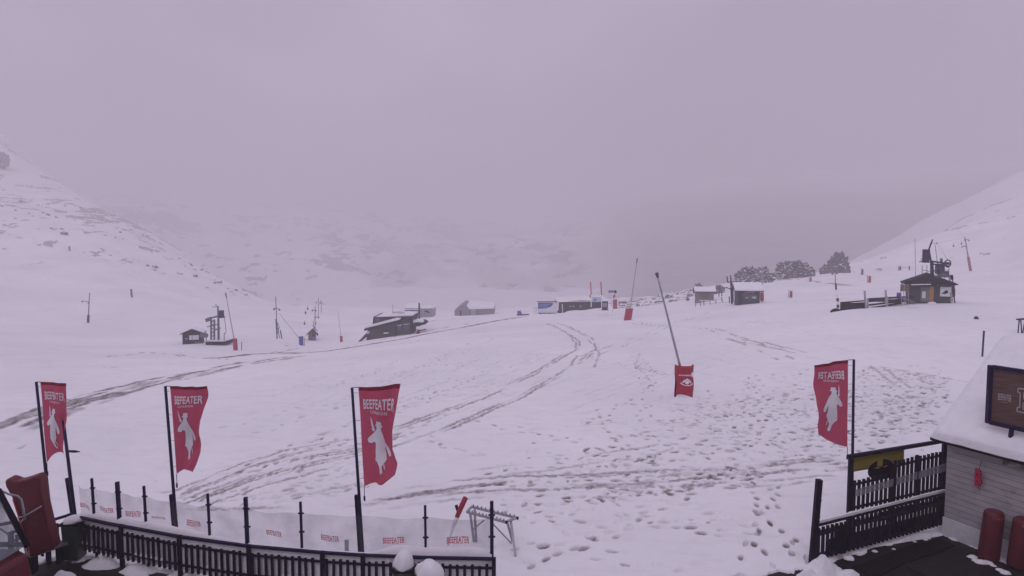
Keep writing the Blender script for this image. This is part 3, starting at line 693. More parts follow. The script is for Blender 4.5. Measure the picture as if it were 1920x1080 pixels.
for i in range(len(wp) - 1):
    a, b = wp[i], wp[i + 1]; ht = .74 + .012 * i
    def film(u, v, off=0.0, a=a, b=b, i=i, ht=ht):
        p = a + (b - a) * u; la = -(1 - (WB[i][0] + (WB[i+1][0] - WB[i][0]) * u) / 960) * .05
        d = .05 * math.sin(math.pi * u) * (math.sin(3 * u + 5 * v + i) + .5 * math.sin(9 * u - 4 * v + 2 * i))
        sag = -.05 * math.sin(math.pi * u) * v
        return Vector((p.x + la * v * ht, p.y + .03 + d + off, .96 + v * ht + sag))
    fm_ = MB().grid(film, 14, 8).build('clear_sheet', M['film'], wbroot, True)
    lx = [153,195,245,292,357,0,510,617,737,858][i]
    if lx:
        u = (lx - WB[i][0]) / (WB[i+1][0] - WB[i][0]); du = [.34,.26,.26,.2,.22,0,.15,.155,.165,.17][i]; vz = [.36,.42,.43,.42,.40,0,.38,.40,.42,.44][i]; hh = .085 if i != 3 else .03
        lt = MB()
        word(lt, W_BEEF, lambda x, y: film(x, vz - y * 1.0, -.012), .04, (u - du, -hh, u + du, hh), .12)
        word(lt, W_LON, lambda x, y: film(x, vz - y * 1.0, -.012), None, (u - du * .45, hh * .75, u + du * .45, hh * 1.15), 0)
        lt.build('lettering', M['redprint'], fm_)
# drifted snow lying between the windbreak and the fence
sd = MB()
for i in range(len(wp) - 1):
    a, b = wp[i] + Vector((0,-.02,0)), wp[i+1] + Vector((0,-.02,0)); k = 10
    hs = [.99 + .15 * max(0, math.sin(math.pi * min(1, (i + j / k) / 5.8))) * (1 if i + j / k < 5.8 else 0) + (.17 * float(ss(8.1, 8.6, i + j / k)) * float(ss(10.1, 9.8, i + j / k))) + .05 * float(fbm(np.array([i + j / k * 1.]) * 3, np.array([1.]), 3, 8)[0]) for j in range(k + 1)]
    def prof(u, v, a=a, b=b, hs=hs):
        p = a + (b - a) * u; h = hs[min(int(u * k + .5), k)]; t = v * math.pi
        return Vector((p.x, p.y + .01 - .11 * math.cos(t), .2 + (h - .2) * (math.sin(t) ** .45 if 0 < v < 1 else 0)))
    sd.grid(prof, k, 10)
drift = sd.build('snow_drift', M['snow'], None, True); tag(drift, 'soft snow drifted up between fence and windbreak', 'snow', kind='stuff')

# unseen building that carries the camera, added behind it to shade the terrace
bk = MB().box((0,-6.2,5.5), (44,6,13.2)); bk_o = one(bk, 'unseen_shade_building', M['brown'], 'unseen brown boarded building added behind the view to shade the terrace', 'building')

# ------------------------------------------------------------------ bins
def bin_(label, px, py_base, Y, w, d, h, cap, lid=False, rz=0, seed=1):
    c = P(px, py_base, Y); c.z = 0 if cap else 0
    root = thing('litter_bin', label, 'bin', c, 'dark bins on the terrace')
    b = MB(); k = 8
    b.add([c + Matrix.Rotation(rz, 3, 'Z') @ Vector((sx * w/2 * f, sy * d/2 * f, z)) for z, f in ((0,.86),(h,1)) for sx, sy in ((-1,-1),(1,-1),(1,1),(-1,1))],
          [(0,1,2,3),(4,7,6,5),(0,4,5,1),(1,5,6,2),(2,6,7,3),(3,7,4,0)])
    b.build('body', M['green'], root, bevel=.03)
    MB().box(c + Vector((0,0,h + .02)), (w + .05, d + .05, .05), rz).build('rim', M['black'], root, bevel=.012)
    MB().mound(c + Vector((0,0,h + .04)), w*.56, d*.56, cap, seed, 22, .3).build('snow_cap', M['snow'], root, True)
    return root
bin_('slim dark green bin topped with snow in the fence corner', 142, 1048, 14.6, .40, .40, .88, .13, seed=2)
bin_('dark bin under a tall narrow heap of snow, beside its wider twin', 758, 1135, 12.55, .40, .40, .82, .33, seed=5)
bin_('dark bin under a broad dome of snow, beside its narrower twin', 806, 1150, 12.2, .54, .46, .80, .34, seed=9)

# ------------------------------------------------------------------ red crash pad, bench, rope and snow vehicle at the lower left
Yp = 13.6
root = thing('crash_pad', 'large worn red crash pad leaning over the short fence', 'crash pad', P(75,1060,Yp))
OUT = [(12,898),(20,900),(30,904),(45,900),(62,894),(68,893),(73,899),(75,915),(80,945),(88,980),(97,1012),(101,1030),(80,1037),(55,1046),(44,1015),(33,975),(22,935),(10,913),(8,903)]
pd = MB(); pd.prism([P(x, y, Yp) for x, y in OUT], (0, .26, .02)); pd.build('padding', M['red'], root, bevel=.05)
MB().tube([P(24,936,Yp-.02), P(45,1000,Yp-.02), P(57,1040,Yp-.02)], .012, 6).build('seam', M['redprint'], root)
rp = MB(); rp.tube([P(33,971,Yp-.06), P(45,968,Yp-.1), P(60,960,Yp-.09), P(78,949,Yp-.05)], .016, 6)
rp.tube([P(35,984,Yp-.06), P(40,978,Yp-.1), P(44,973,Yp-.08)], .016, 6)
rp.build('rope', M['rope'], root, True)
root = thing('bench', 'low weathered bench in front of the red crash pad', 'bench', PZ(95,1062,0))
MB().bar(PZ(52,1042,.45), PZ(123,1017,.45), .05, .30).build('seat', M['grey'], root, bevel=.01)
for x, y in ((62,1040),(112,1022)):
    q = PZ(x, y, .43); MB().bar(setz(q, 0), q, .07, .2).build('leg', M['wood'], root)
q0 = P(0,1120,11.4); q0.z = 0
root = thing('snow_vehicle', 'red snow vehicle with a slanting windscreen, cut off by the corner of the view', 'vehicle', q0)
def V(x, z, y=11.6): return Vector((x - .34, y, z))
body = MB().prism([V(-12.4,.55), V(-9.05,.55), V(-8.98,1.1), V(-9.06,1.62), V(-9.3,1.74), V(-12.4,1.74)], (0,-2.2,0)); body.build('body', M['red'], root, bevel=.07)
MB().prism([V(-12.2,1.76), V(-9.12,1.76), V(-9.62,2.86), V(-12.2,2.86)], (0,-1.8,0)).build('windscreen', M['windscreen'], root, bevel=.02)
for y in (11.63, 9.75):
    fr = MB()
    fr.tube([V(-9.1,1.74,y), V(-9.36,2.3,y), V(-9.63,2.88,y)], .055, 8); fr.tube([V(-12.2,1.8,y), V(-9.1,1.78,y)], .05, 8); fr.tube([V(-9.32,2.24,y), V(-10.4,2.02,y), V(-12.2,1.98,y)], .035, 8)
    fr.build('window_frame', M['black'], root, True)
MB().prism([V(-12.3,2.86,11.7), V(-9.66,2.86,11.7), V(-9.62,2.93,11.7), V(-9.75,3.0,11.7), V(-12.3,3.0,11.7)], (0,-2.0,0)).build('roof', M['red'], root, bevel=.03)
for y in (11.75, 9.3):
    MB().prism([V(-12.3,.05,y), V(-9.3,.05,y), V(-9.0,.22,y), V(-9.05,.5,y), V(-12.3,.5,y)], (0,-.45,0)).build('track', M['black'], root, bevel=.04)
MB().tube([P(-3,918,11.75), P(18,927,11.8), P(33,930,11.85), P(40,937,11.9), P(44,955,11.9), P(46,975,11.9)], .02, 8).build('grab_rail', M['steel'], root, True)
MB().tube([P(36,985,11.85), P(41,1003,11.8), P(46,1025,11.75), P(50,1040,11.7)], .018, 8).build('handle', M['steel'], root, True)
w = MB(); w.bar(V(-9.5,1.95,11.68), V(-10.2,2.5,11.68), .02); w.build('wiper', M['black'], root)

# ------------------------------------------------------------------ ski rack and padded stake
Yr = 15.0
root = thing('ski_rack', 'galvanised metal ski rack with toothed bars on spread legs in the snow', 'rack', PZ(920,1046,0))
A0, A1 = P(884,950,15.5), P(968,971,15.5); B0, B1 = P(876,960,14.9), P(948,979,14.9)
for a, b in ((A0, A1), (B0, B1)):
    mb = MB().bar(a, b, .05, .06); k = 11
    for i in range(k):
        c = a + (b - a) * ((i + .5) / k); mb.bar(c + Vector((0,0,.02)), c + Vector((0,-.015,.075)), .035, .03)
    mb.build('toothed_bar', M['steel'], root); 
    MB().tube([b - (b - a) * .01, b + (b - a) * .05], .04, 8).build('end_cap', M['black'], root)
for a, b in ((A0, B0), (A1, B1)): MB().bar(a, b, .05, .05).build('cross_bar', M['steel'], root)
for (a, b) in (((882,965),(889,1025)), ((958,977),(967,1046)), ((890,955),(893,1010)), ((952,982),(962,1030))):
    p = P(*a, 15.2); q = PZ(b[0], b[1], 0) if b[1] > 1040 else P(b[0], b[1] + 14, 15.4); q.z = -.02
    MB().bar(p, q, .06, .05).build('leg', M['steel'], root)
for a, b in ((P(923,981,15.1), P(959,1019,15.15)), (P(908,975,15.2), P(888,992,15.2))): MB().bar(a, b, .03, .03).build('brace', M['steel'], root)
root = thing('padded_stake', 'red and white tapered padded stake leaning beside the ski rack', 'stake', P(844,1030,15.2))
MB().tube([P(873,933,15.2), P(866,948,15.2), P(857,969,15.2)], [.065,.068,.060], 12).build('red_sleeve', M['redpad'], root, True)
MB().tube([P(857,969,15.2), P(850,987,15.2), P(842,1012,15.2), P(838,1032,15.2)], [.060,.050,.030,.02], 12).build('white_shaft', M['white'], root, True)
MB().box(P(857,953,15.28), (.07,.07,.17), ry=-.3).build('buckle', M['pole'], root, bevel=.01)
sh = MB().bar(P(650,1042,14.6), P(650,1012,14.6), .10, .02); one(sh, 'marker_board', M['steel'], 'small pale board standing behind the windbreak left of the tall flag', 'board')

# ------------------------------------------------------------------ gate and low fence by the kiosk
GA, GB = PZ(1522,1056,0), PZ(1771,985,0)
gd = (GB - GA).normalized()
root = thing('end_post', 'tall dark square post at the open end of the low fence', 'post', GA)
tp = P(1536,899,GA.y); MB().bar(setz(GA,-.15), tp, .13, .13).build('timber', M['wood'], root, bevel=.012)
for f in (.35,.55,.75):
    q = GA + (tp - GA) * f; MB().tube([q + Vector((.06,0,0)), q + Vector((.10,0,0))], .018, 6).build('bolt', M['pole'], root)
lf = [GA + gd * .1, GB]
root = thing('boarded_fence', 'low dark boarded picket fence with a snowy top rail below the gate', 'fence', GA + gd * .1)
Ln = (GB - GA).length
def gp(t, z, off=0.0): q = GA + (GB - GA) * t; return Vector((q.x - gd.y * off, q.y + gd.x * off, z))
MB().bar(gp(.02,.92), gp(1,.92), .07, .07).build('rail', M['wood'], root)
MB().bar(gp(.02,.70), gp(1,.70), .05, .15).build('rail', M['wood'], root)
MB().bar(gp(.02,.16), gp(1,.16), .06, .06).build('rail', M['wood'], root)
pk = MB(); i = 0; t = .03
while t < 1.0:
    pk.bar(gp(t,.06,-.04), gp(t,.86 + .01 * math.sin(i * 7),-.04), .078, .02); t += .155 / Ln; i += 1
pk.build('pickets', M['wood'], root)
bd = MB(); bd.add([gp(.13,.03,.05), gp(.99,.03,.05), gp(.99,.40,.05), gp(.13,.44,.05), gp(.13,.03,.08), gp(.99,.03,.08), gp(.99,.40,.08), gp(.13,.44,.08)],
    [(0,1,2,3),(4,7,6,5),(0,4,5,1),(1,5,6,2),(2,6,7,3),(3,7,4,0)]); bd.build('backing_board', M['black'], root)
bd = MB().bar(gp(.17,.10,-.07), gp(.17,.80,-.07), .28, .03); bd.build('panel', M['black'], root)
sn = MB(); k = 46
for i in range(k):
    f0, f1 = .02 + .97 * i / k, .02 + .97 * (i + 1) / k
    h = .02 + .055 * float(fbm(np.array([i * .35]), np.array([2.]), 3, 15)[0])
    sn.bar(gp(f0,.955 + h/2), gp(f1,.955 + h/2), .075, h)
sn.build('snow_ridge', M['snow'], root)
# tall gate behind it
HA, HB_ = PZ(1600,1034,0) + Vector((0,.25,0)), PZ(1773,985,0) + Vector((.02,.20,0))
def gq(t, z, off=0.0): q = HA + (HB_ - HA) * t; d = (HB_ - HA).normalized(); return Vector((q.x - d.y * off, q.y + d.x * off, z))
root = thing('tall_gate', 'tall dark picket gate in a high frame beside the kiosk', 'gate', HA)
zt0, zt1 = 7.5 - (862-470) * HA.y / F, 7.5 - (832-470) * HB_.y / F
for t, z in ((0.0, zt0), (1.0, zt1)): MB().bar(gq(t,-.1), gq(t, z), .10, .10).build('frame_post', M['wood'], root, bevel=.01)
MB().bar(gq(-.02, zt0), gq(1.02, zt1), .09, .09).build('top_rail', M['wood'], root, bevel=.008)
pk = MB(); nL = (HB_ - HA).length; i = 0; t = .10 / nL
while t < .985:
    zt = (1.72 if t < .40 else 2.03) + .01 * math.sin(i * 5); pk.bar(gq(t,.5,-.05), gq(t,zt,-.05), .075, .022); t += .165 / nL; i += 1
pk.build('pickets', M['wood'], root)
MB().bar(gq(.03,1.60,-.02), gq(.42,1.62,-.02), .05, .05).build('rail', M['wood'], root); MB().bar(gq(.40,1.86,-.02), gq(.98,1.92,-.02), .05, .05).build('rail', M['wood'], root)
MB().bar(gq(.03,1.0,-.02), gq(.98,1.0,-.02), .05, .05).build('rail', M['wood'], root)
MB().bar(gq(.40,.4,-.08), gq(.41,1.95,-.08), .16, .05).build('stile', M['black'], root); MB().bar(gq(.66,.6,-.08), gq(.66,2.08,-.08), .08, .04).build('stile', M['black'], root)
fmg = MB(); fmg.add([gq(.02,1.32,-.10), gq(.98,1.48,-.10), gq(.98,1.70,-.10), gq(.02,1.50,-.10)], [(0,1,2,3)])
fmg.build('film_strip', see_through('scuffed_film', (.30,.28,.32), .55), root, solid=.004)
# yellow banner hung in the gate frame
root = thing('yellow_banner', 'small yellow banner with a dark disc hanging in the top of the tall gate', 'banner', gq(.05,1.6,.09))
bn = MB().grid(lambda u, v: gq(.04 + .55 * u, (zt0 + (zt1 - zt0) * (.04 + .55 * u)) - .07 - v * (.40 if u < .98 else .40), .10 + .015 * math.sin(9*u)), 16, 6)
cl0 = bn.build('cloth', M['yellow'], root, True, solid=.004)
dc = MB(); cc = lambda r, a: gq(.34 + .135 * r * math.cos(a), 1.80 + .26 * r * math.sin(a), .085)
dc.prism([cc(1, 2*math.pi*i/28) for i in range(28)], (0,.004,0)); dc.build('disc', M['black'], cl0)
mk = MB()
for s in (-1, 1): mk.add([gq(.34 + .02*s, 1.86, .075), gq(.34 + .065*s, 1.88, .075), gq(.34 + .065*s, 1.855, .075), gq(.34 + .02*s, 1.84, .075)], [(0,1,2,3)])
mk.build('mark', M['steel'], cl0)

# ------------------------------------------------------------------ kiosk at the right
C0 = PZ(1769,999,0); ka = Vector((.42,-.907,0)).normalized(); kb = Vector((-ka.y, ka.x, 0))
def K3(a, b, z): q = C0 + ka * a + kb * b; return Vector((q.x, q.y, z))
def kbox(a0, a1, b0, b1, z0, z1): 
    m = MB(); m.add([K3(a, b, z) for a in (a0, a1) for b in (b0, b1) for z in (z0, z1)], [(0,1,3,2),(4,6,7,5),(0,4,5,1),(2,3,7,6),(0,2,6,4),(1,5,7,3)]); return m
root = thing('kiosk', 'white boarded kiosk with a thick snowy roof carrying a brown sign', 'building', C0)
kbox(0, 7.0, 0, 4.8, .40, 2.62).build('wall', M['siding'], root)
kbox(-.02, 7.02, -.03, 4.83, -.3, .44).build('base_course', M['white'], root)
st_ = kbox(1.3, 7.0, -.05, 0, 2.28, 2.44); st_.build('eaves_board', material('peeling_cream_board', (.48,.44,.36), .8, .3, 5, .3, c2=(.10,.07,.06)), root)
rk_ = .80
def roofpt(a, b, o=0.0): return K3(a, b, 2.56 + rk_ * min(b + .35, 5.5 - b) + o)
rf = MB(); a0, a1 = -.22, 7.3
rf.add([roofpt(a, b, o) for a in (a0, a1) for b, o in ((-.38,-.03),(2.57,-.03),(5.5,-.03),(5.5,.07),(2.57,.07),(-.38,.07))],
       [(0,1,4,5),(1,2,3,4),(6,11,10,7),(7,10,9,8),(0,6,7,1),(1,7,8,2),(3,9,10,4),(4,10,11,5),(0,5,11,6),(2,8,9,3)])
roof_o = rf.build('roof', M['black'], root)
def snowroof(u, v):
    a = -.22 + 7.5 * u; s = v; 
    if s <= .08: b, o = -.40 + .05 * s / .08, .07 + .17 * math.sin(s / .08 * math.pi / 2)
    else: b = -.35 + (s - .08) / .92 * 5.85; o = .24
    edge = min(1, (u * 7.5) / .16); o = .07 + (o - .07) * math.sqrt(max(0, 1 - (1 - edge) ** 2))
    return roofpt(a, b, o + .11 * (float(fbm(np.array([a * .9]), np.array([b * .9]), 3, 3)[0]) - .5) * edge)
MB().grid(snowroof, 60, 50).build('snow_cover', M['snow'], roof_o, True)
root = thing('roof_sign', 'brown wooden sign in a dark frame standing on the kiosk roof', 'sign', K3(1.0,-.0,2.9))
Z0 = P(1853,791,15.0); Zx = ka
def bp_(t, z, off=0.0): return Vector((Z0.x + Zx.x * t - kb.x * off, Z0.y + Zx.y * t - kb.y * off, Z0.z + z))
bh = 1.39
pn = MB().add([bp_(.04,.04), bp_(3.2,.04), bp_(3.2,bh-.04), bp_(.04,bh-.04), bp_(.04,.04,-.06), bp_(3.2,.04,-.06), bp_(3.2,bh-.04,-.06), bp_(.04,bh-.04,-.06)],
    [(0,1,2,3),(4,7,6,5),(0,4,5,1),(1,5,6,2),(2,6,7,3),(3,7,4,0)]).build('panel', M['signwood'], root)
f = MB()
for a, b in (((0,-.03),(0,bh+.03)), ((3.24,0),(3.24,bh)), ((.05,bh),(3.2,bh)), ((.05,0),(3.2,0))): f.bar(bp_(*a,.01), bp_(*b,.01), .09, .10)
f.build('frame', M['pole'], root)
lt = MB(); word(lt, W_BEEF, lambda x, y: bp_(x, bh - y, .008), None, (.19,.62,.47,.80), .14); word(lt, W_LON, lambda x, y: bp_(x, bh - y, .008), None, (.26,.815,.40,.835))
lt.build('lettering', M['greyprint'], pn)
lb = MB()                                         # the outlined initial
def stroke(pp, w):
    for a, b in zip(pp[:-1], pp[1:]): lb.bar(bp_(a[0], bh - a[1], .012), bp_(b[0], bh - b[1], .012), w, .006)
def octo(x0, y0, x1, y1, c): return [(x0,y0),(x1-c,y0),(x1,y0+c),(x1,y1-c),(x1-c,y1),(x0,y1),(x0,y0)]
ox = .60
stroke([(ox,.42),(ox+.36,.42),(ox+.46,.50),(ox+.46,.64),(ox+.41,.695),(ox+.46,.75),(ox+.46,.90),(ox+.36,.98),(ox,.98),(ox,.88),(ox+.05,.88),(ox+.05,.52),(ox,.52),(ox,.42)], .028)
stroke(octo(ox+.12,.50,ox+.38,.65,.06), .024); stroke(octo(ox+.12,.74,ox+.38,.90,.06), .024); stroke(octo(ox+.17,.54,ox+.32,.61,.02), .015); stroke(octo(ox+.17,.79,ox+.32,.85,.02), .015)
lb.build('initial', M['greyprint'], pn)
MB().bar(bp_(2.7,0,-.02), bp_(2.7,-.40,-.02), .07, .07).build('bracket', M['pole'], root)
br = MB(); br.bar(bp_(.50,0,-.02), bp_(.47,-.36,-.02), .07, .07); br.bar(bp_(.47,-.36,-.02), bp_(.42,-.46,.05), .07, .06)
br.build('bracket', M['pole'], root)
# initial hung on the wall
vs, fs = text2d('B', .05); bl = MB(); tb = .83; zb = 1.80
def wb(x, y, o): return K3(tb + (x - .5) * .15, -.09 - o, zb + (y - .5) * .44)
k = len(vs); bl.add([wb(x, y, 0) for x, y in vs] + [wb(x, y, .06) for x, y in vs], fs + [tuple(i + k for i in reversed(q)) for q in fs])
from collections import Counter
ec = Counter(tuple(sorted((q[i-1], q[i]))) for q in fs for i in range(len(q)))
bl.f += [(a, b, b + k, a + k) for (a, b), c in ec.items() if c == 1]
root = thing('hanging_letter', 'red letter B hung on the white kiosk wall', 'letter', K3(tb,-.12,zb))
bl.build('letter', material('bright_red_paint', (.42,.02,.06), .5), root)
MB().tube([K3(tb,-.02,zb+.42), K3(tb,-.11,zb+.22)], .006, 5).build('wire', M['pole'], root); MB().tube([K3(tb,-.11,zb-.22), K3(tb,-.05,zb-.36)], .005, 5).build('wire', M['pole'], root)
for (px, py, lab) in ((1853,1046,'red padded bollard by the kiosk wall, farther from the edge of the view'), (1908,1063,'red padded bollard by the kiosk wall, cut by the edge of the view')):
    c = PZ(px, py, 0); h = 1.17; root = thing('padded_bollard', lab, 'bollard', c, 'red padded bollards by the kiosk')
    tl = Vector((.10, 0, 0))
    MB().tube([c + tl * f + Vector((0,0,h*f)) for f in (0,.04,.5,.90,.97,1.0)], [.205,.222,.218,.214,.20,.155], 22).build('padding', M['red'], root, True)
    MB().tube([c + tl + Vector((0,0,h-.015)), c + tl + Vector((0,0,h+.012))], [.185,.155], 22).build('cap', material('dark_red_vinyl', (.12,.012,.022), .4), root, True)
    lt = MB()
    def wr(x, y, c=c): a = -math.pi/2 - .25 + (x - .5) * 1.1; q = c + tl * .9; return Vector((q.x + .222 * math.cos(a), q.y + .222 * math.sin(a), h * .93 - y * .05))
    word(lt, text2d('BEEFEATER', .03), wr, .12, (0,0,1,1)); lt.build('lettering', M['redflag'], root)
for i, (pg, lab) in enumerate((([(1600,1062),(1700,1024),(1760,1010),(1790,1022),(1690,1058),(1640,1085)], 'black rubber mat lying in front of the gate'), ([(1700,1062),(1800,1026),(1990,1090),(1890,1160)], 'brown rubber mat lying by the kiosk wall'))):
    m = MB().prism([PZ(x, y, -.035) for x, y in pg], (0,0,-.02)); one(m, 'rubber_mat', material('mat_rubber', (.006,.005,.006) if i == 0 else (.020,.014,.016), .7, .3, 6, .2, spec=.15), lab, 'mat')
cs = MB()
for px, py, s in ((1822,1046,.12),(1830,1052,.10),(1840,1056,.14),(1852,1056,.12),(1862,1062,.08),(1874,1070,.10),(1884,1075,.12),(1590,1048,.14),(1610,1040,.08),(1640,1034,.07),(1660,1020,.06),(1676,1030,.05),(1735,1012,.07),(1742,1010,.06),(1560,1052,.1),(1715,1016,.05)):
    cs.mound(PZ(px, py, -.05), s, s * .8, s * .55, px, 12, .45)
tag(cs.build('snow_lumps', M['snow'], None, True), 'lumps of shovelled snow left on the dark paving', 'snow', kind='stuff')

# ------------------------------------------------------------------ snow lances
def lance(label, bx, by, Y, pad_w, pad_h, tip, mat='redpad', stake=None, thick=.05, logo=False, lean=0.0, tipcap=True):
    b = P(bx, by, Y); b.z = hz(b.x, b.y); s = S(Y)
    root = thing('snow_lance', label, 'snow lance', b, 'snow lances with padded feet')
    w, h = pad_w * s, pad_h * s
    def wrap(u, v):
        a = math.pi * (1.12 - 1.24 * u) if logo else math.pi * 2 * u
        wob = .02 * math.sin(9 * v + 5 * u) if logo else 0
        bot = (.26 * math.sin(math.pi * u) + .05 * math.sin(7 * u)) * (1 - v) if logo else 0
        return b + Vector(((w/2 + wob) * math.cos(a) + lean * (1-v) * -1 * w, -w * (.42 if logo else .5) * math.sin(a), (h * v + bot * h * .8 * (1 - v)) - .05 * (1 - v)))
    pad = MB().grid(wrap, 24, 14).build('padding', M[mat], root, True, solid=.05 if logo else 0.0)
    if not logo: MB().bar(b + Vector((0,0,h-.02)), b + Vector((0,0,h)), w, w, n=12).build('cap', M[mat], pad)
    t = P(tip[0], tip[1], Y); f = b + Vector((0, 0, h * .5)); 
    k = 8; MB().tube([f + (t - f) * (i / k) for i in range(k + 1)], [thick * (1.15 - .5 * i / k) for i in range(k + 1)], 8).build('tube', M['steel'], root, True)
    d = (t - f).normalized()
    if tipcap: MB().tube([t - d * 10 * s, t - d * 2 * s, t], [thick * .9, thick * 1.5, thick * 1.1], 8).build('nozzle', M['greymetal'], root, True)
    if stake:
        p = P(stake[0], stake[1], Y - .1); q = P(stake[2], stake[3], Y - .1); MB().tube([p, q], .045, 6).build('stake', M['wood'], root)
    return root, wrap, pad
root, wrap, pad = lance('tall snow lance in a red pad with white emblem, alone in the open snow', 1282, 750, 30.8, 33, 66, (1231,511), logo=True, stake=(1266,752,1268,700), thick=.062)
def onpad(x, y): u, v = x, 1 - y; q = wrap(u, v); c = root.location; d = Vector((q.x - c.x, q.y - c.y, 0)).normalized(); return q + d * .04
em = MB(); word(em, text2d('snowmaking', .03), onpad, .08, (.30,.24,.64,.30))
w_, f_ = fine(*poly2d([(.64,.22),(.72,.17),(.80,.20),(.83,.27),(.76,.33),(.66,.31)]), .05); em.add([onpad(*q) for q in w_], f_)
em.build('lettering', M['print'], pad)
em = MB()
def ringpoly(cx, cy, r0, r1, a0, a1, k=18): return [(cx + r1 * math.cos(a0 + (a1-a0)*i/k), cy + r1 * .62 * math.sin(a0 + (a1-a0)*i/k)) for i in range(k+1)] + [(cx + r0 * math.cos(a1 + (a0-a1)*i/k), cy + r0 * .62 * math.sin(a1 + (a0-a1)*i/k)) for i in range(k+1)]
for pg in (ringpoly(.52,.50,.15,.19,.2,2.94), ringpoly(.52,.46,.07,.10,3.4,6.0), [(.38,.50),(.52,.36),(.66,.50),(.61,.51),(.52,.41),(.43,.51)], [(.46,.49),(.52,.43),(.58,.49),(.55,.56),(.49,.56)]):
    w_, f_ = fine(*poly2d(pg), .06); em.add([onpad(*q) for q in w_], f_)
em.build('emblem', M['print'], pad)
mm = MB(); c = P(1282,752,30.4); c.z = hz(c.x, c.y) - .06; mm.mound(c, .75, .5, .30, 4, 22, .35); mm.build('snow_heap', M['snow'], root, True)
lance('tilted red padded snow lance by the start banner, its thin tube pointing up right', 1180, 601, 92, 14, 22, (1195,484), lean=.25, thick=.07)
lance('snow lance with red pad and long leaning tube beside the left lift station', 441, 658, 92, 8, 22, (423,549), stake=(453,641,453,660), thick=.075, lean=-.1)
lance('snow lance in a blue pad next to the small brown hut', 565, 649, 112, 8, 17, (524,588), 'blue', stake=(571,634,571,649), thick=.05, tipcap=False)
lance('thin snow lance with a small red pad, between the brown hut and the grey lodge', 640, 641, 120, 5, 11, (634,584), thick=.045, tipcap=False)

# ------------------------------------------------------------------ huts
def gable(mb, cx, cy, z, w, d, h, rise, ov, th, yaw=0.0, axis='y'):
    """Closed gable roof slab; the ridge runs along axis."""
    m = Matrix.Rotation(yaw, 3, 'Z'); c = Vector((cx, cy, z)); vs = []
    for t in (-1, 1):
        for s, up in ((-1, 0), (0, 1), (1, 0)):
            for o in (0, th):
                a = Vector((s * (w/2 + ov), t * (d/2 + ov), 0)) if axis == 'y' else Vector((t * (w/2 + ov), s * (d/2 + ov), 0))
                vs.append(c + m @ a + Vector((0, 0, rise * up + o - (1-up) * rise * ov / (w/2 if axis == 'y' else d/2))))
    mb.add(vs, [(0,2,8,6),(2,4,10,8),(1,7,9,3),(3,9,11,5),(0,6,7,1),(4,5,11,10),(0,1,3,2),(2,3,5,4),(6,8,9,7),(8,10,11,9)])
    return mb
def hut(name, label, cat, px, py, Y, w, d, h, rise, wall, roof, yaw=0.0, ov=.3, axis='y', snow=.14, group=None, floor=0.0):
    b = P(px, py, Y); b.z = hz(b.x, b.y); root = thing(name, label, cat, b, group); m = Matrix.Rotation(yaw, 3, 'Z'); c = b + m @ Vector((0, d/2, 0))
    wl = MB().box(c + Vector((0,0,h/2 - .3)), (w, d, h + .6), yaw)
    e = []
    for t in (-1, 1):
        if axis == 'y': e.append([c + m @ Vector((s*w/2, t*d/2, 0)) + Vector((0,0,h + up*rise)) for s, up in ((-1,0),(1,0),(0,1))])
        else: e.append([c + m @ Vector((t*w/2, s*d/2, 0)) + Vector((0,0,h + up*rise)) for s, up in ((-1,0),(1,0),(0,1))])
    wl.add(e[0] + e[1], [(0,1,2),(3,5,4),(0,2,5,3),(1,4,5,2),(0,3,4,1)])
    wo = wl.build('wall', M[wall], root)
    rf = gable(MB(), c.x, c.y, b.z + h + .02, w, d, h, rise, ov, .12, yaw, axis).build('roof', M[roof], root)
    if snow: gable(MB(), c.x, c.y, b.z + h + .145, w - .1, d - .1, h, rise, ov, snow, yaw, axis).build('snow_cover', M['snow'], rf, bevel=.05)
    def front(x, z, o=0.0): return c + m @ Vector((x, -d/2 - o, 0)) + Vector((0, 0, z))       # x from the wall centre, z above ground
    def panel(nm, x0, x1, z0, z1, mat, th=.05, par=None):
        a = [front(x, z, o) for o in (-.02, th) for x, z in ((x0,z0),(x1,z0),(x1,z1),(x0,z1))]
        return MB().add(a, [(3,2,1,0),(4,5,6,7),(0,1,5,4),(1,2,6,5),(2,3,7,6),(3,0,4,7)]).build(nm, M[mat] if isinstance(mat, str) else mat, par or root)
    return root, front, panel, wo, rf
r, front, panel, wo, rf = hut('ski_hut', 'dark wooden hut with a bright window and snowy gable roof beside the left lift station', 'hut', 361, 646, 100, 2.9, 2.8, 1.75, .62, 'black', 'black', .36, .35, 'y', .10)
wn = panel('window', -.45, .95, .68, 1.42, 'poster', .06); panel('frame', -.05, .0, .68, 1.42, 'black', .09, wn); panel('bench_board', .4, 1.4, .02, .30, material('faded_red_board', (.20,.07,.07), .7), .3); panel('light', -1.0, -.75, .85, .97, 'poster', .05)
r, front, panel, wo, rf = hut('ski_hut', 'tiny brown hut with a steep dark gable among the drag lift masts', 'hut', 585, 638, 125, 1.45, 1.5, 1.35, .75, 'brown', 'black', .25, .45, 'y', .0)
panel('side_post', -.72, -.60, .0, 1.3, 'orange', .06); panel('door', .05, .55, .0, 1.15, 'black', .04); one(MB().box(P(588.5,634.5,123.5), (.75,.4,.55)), 'equipment_box', M['purple'], 'small dark blue box standing before the tiny brown hut', 'box')
r, front, panel, wo, rf = hut('ski_hut', 'plain grey board hut behind a low rail, farther of the two huts by the rocks', 'hut', 1322, 563, 125, 3.4, 3.4, 2.1, .6, 'grey', 'black', -.20, .5, 'x', .16)
panel('board_panel', -1.0, .6, .5, 1.7, 'brown', .04); panel('sill_snow', -1.1, 1.5, .12, .34, 'snow', .3)
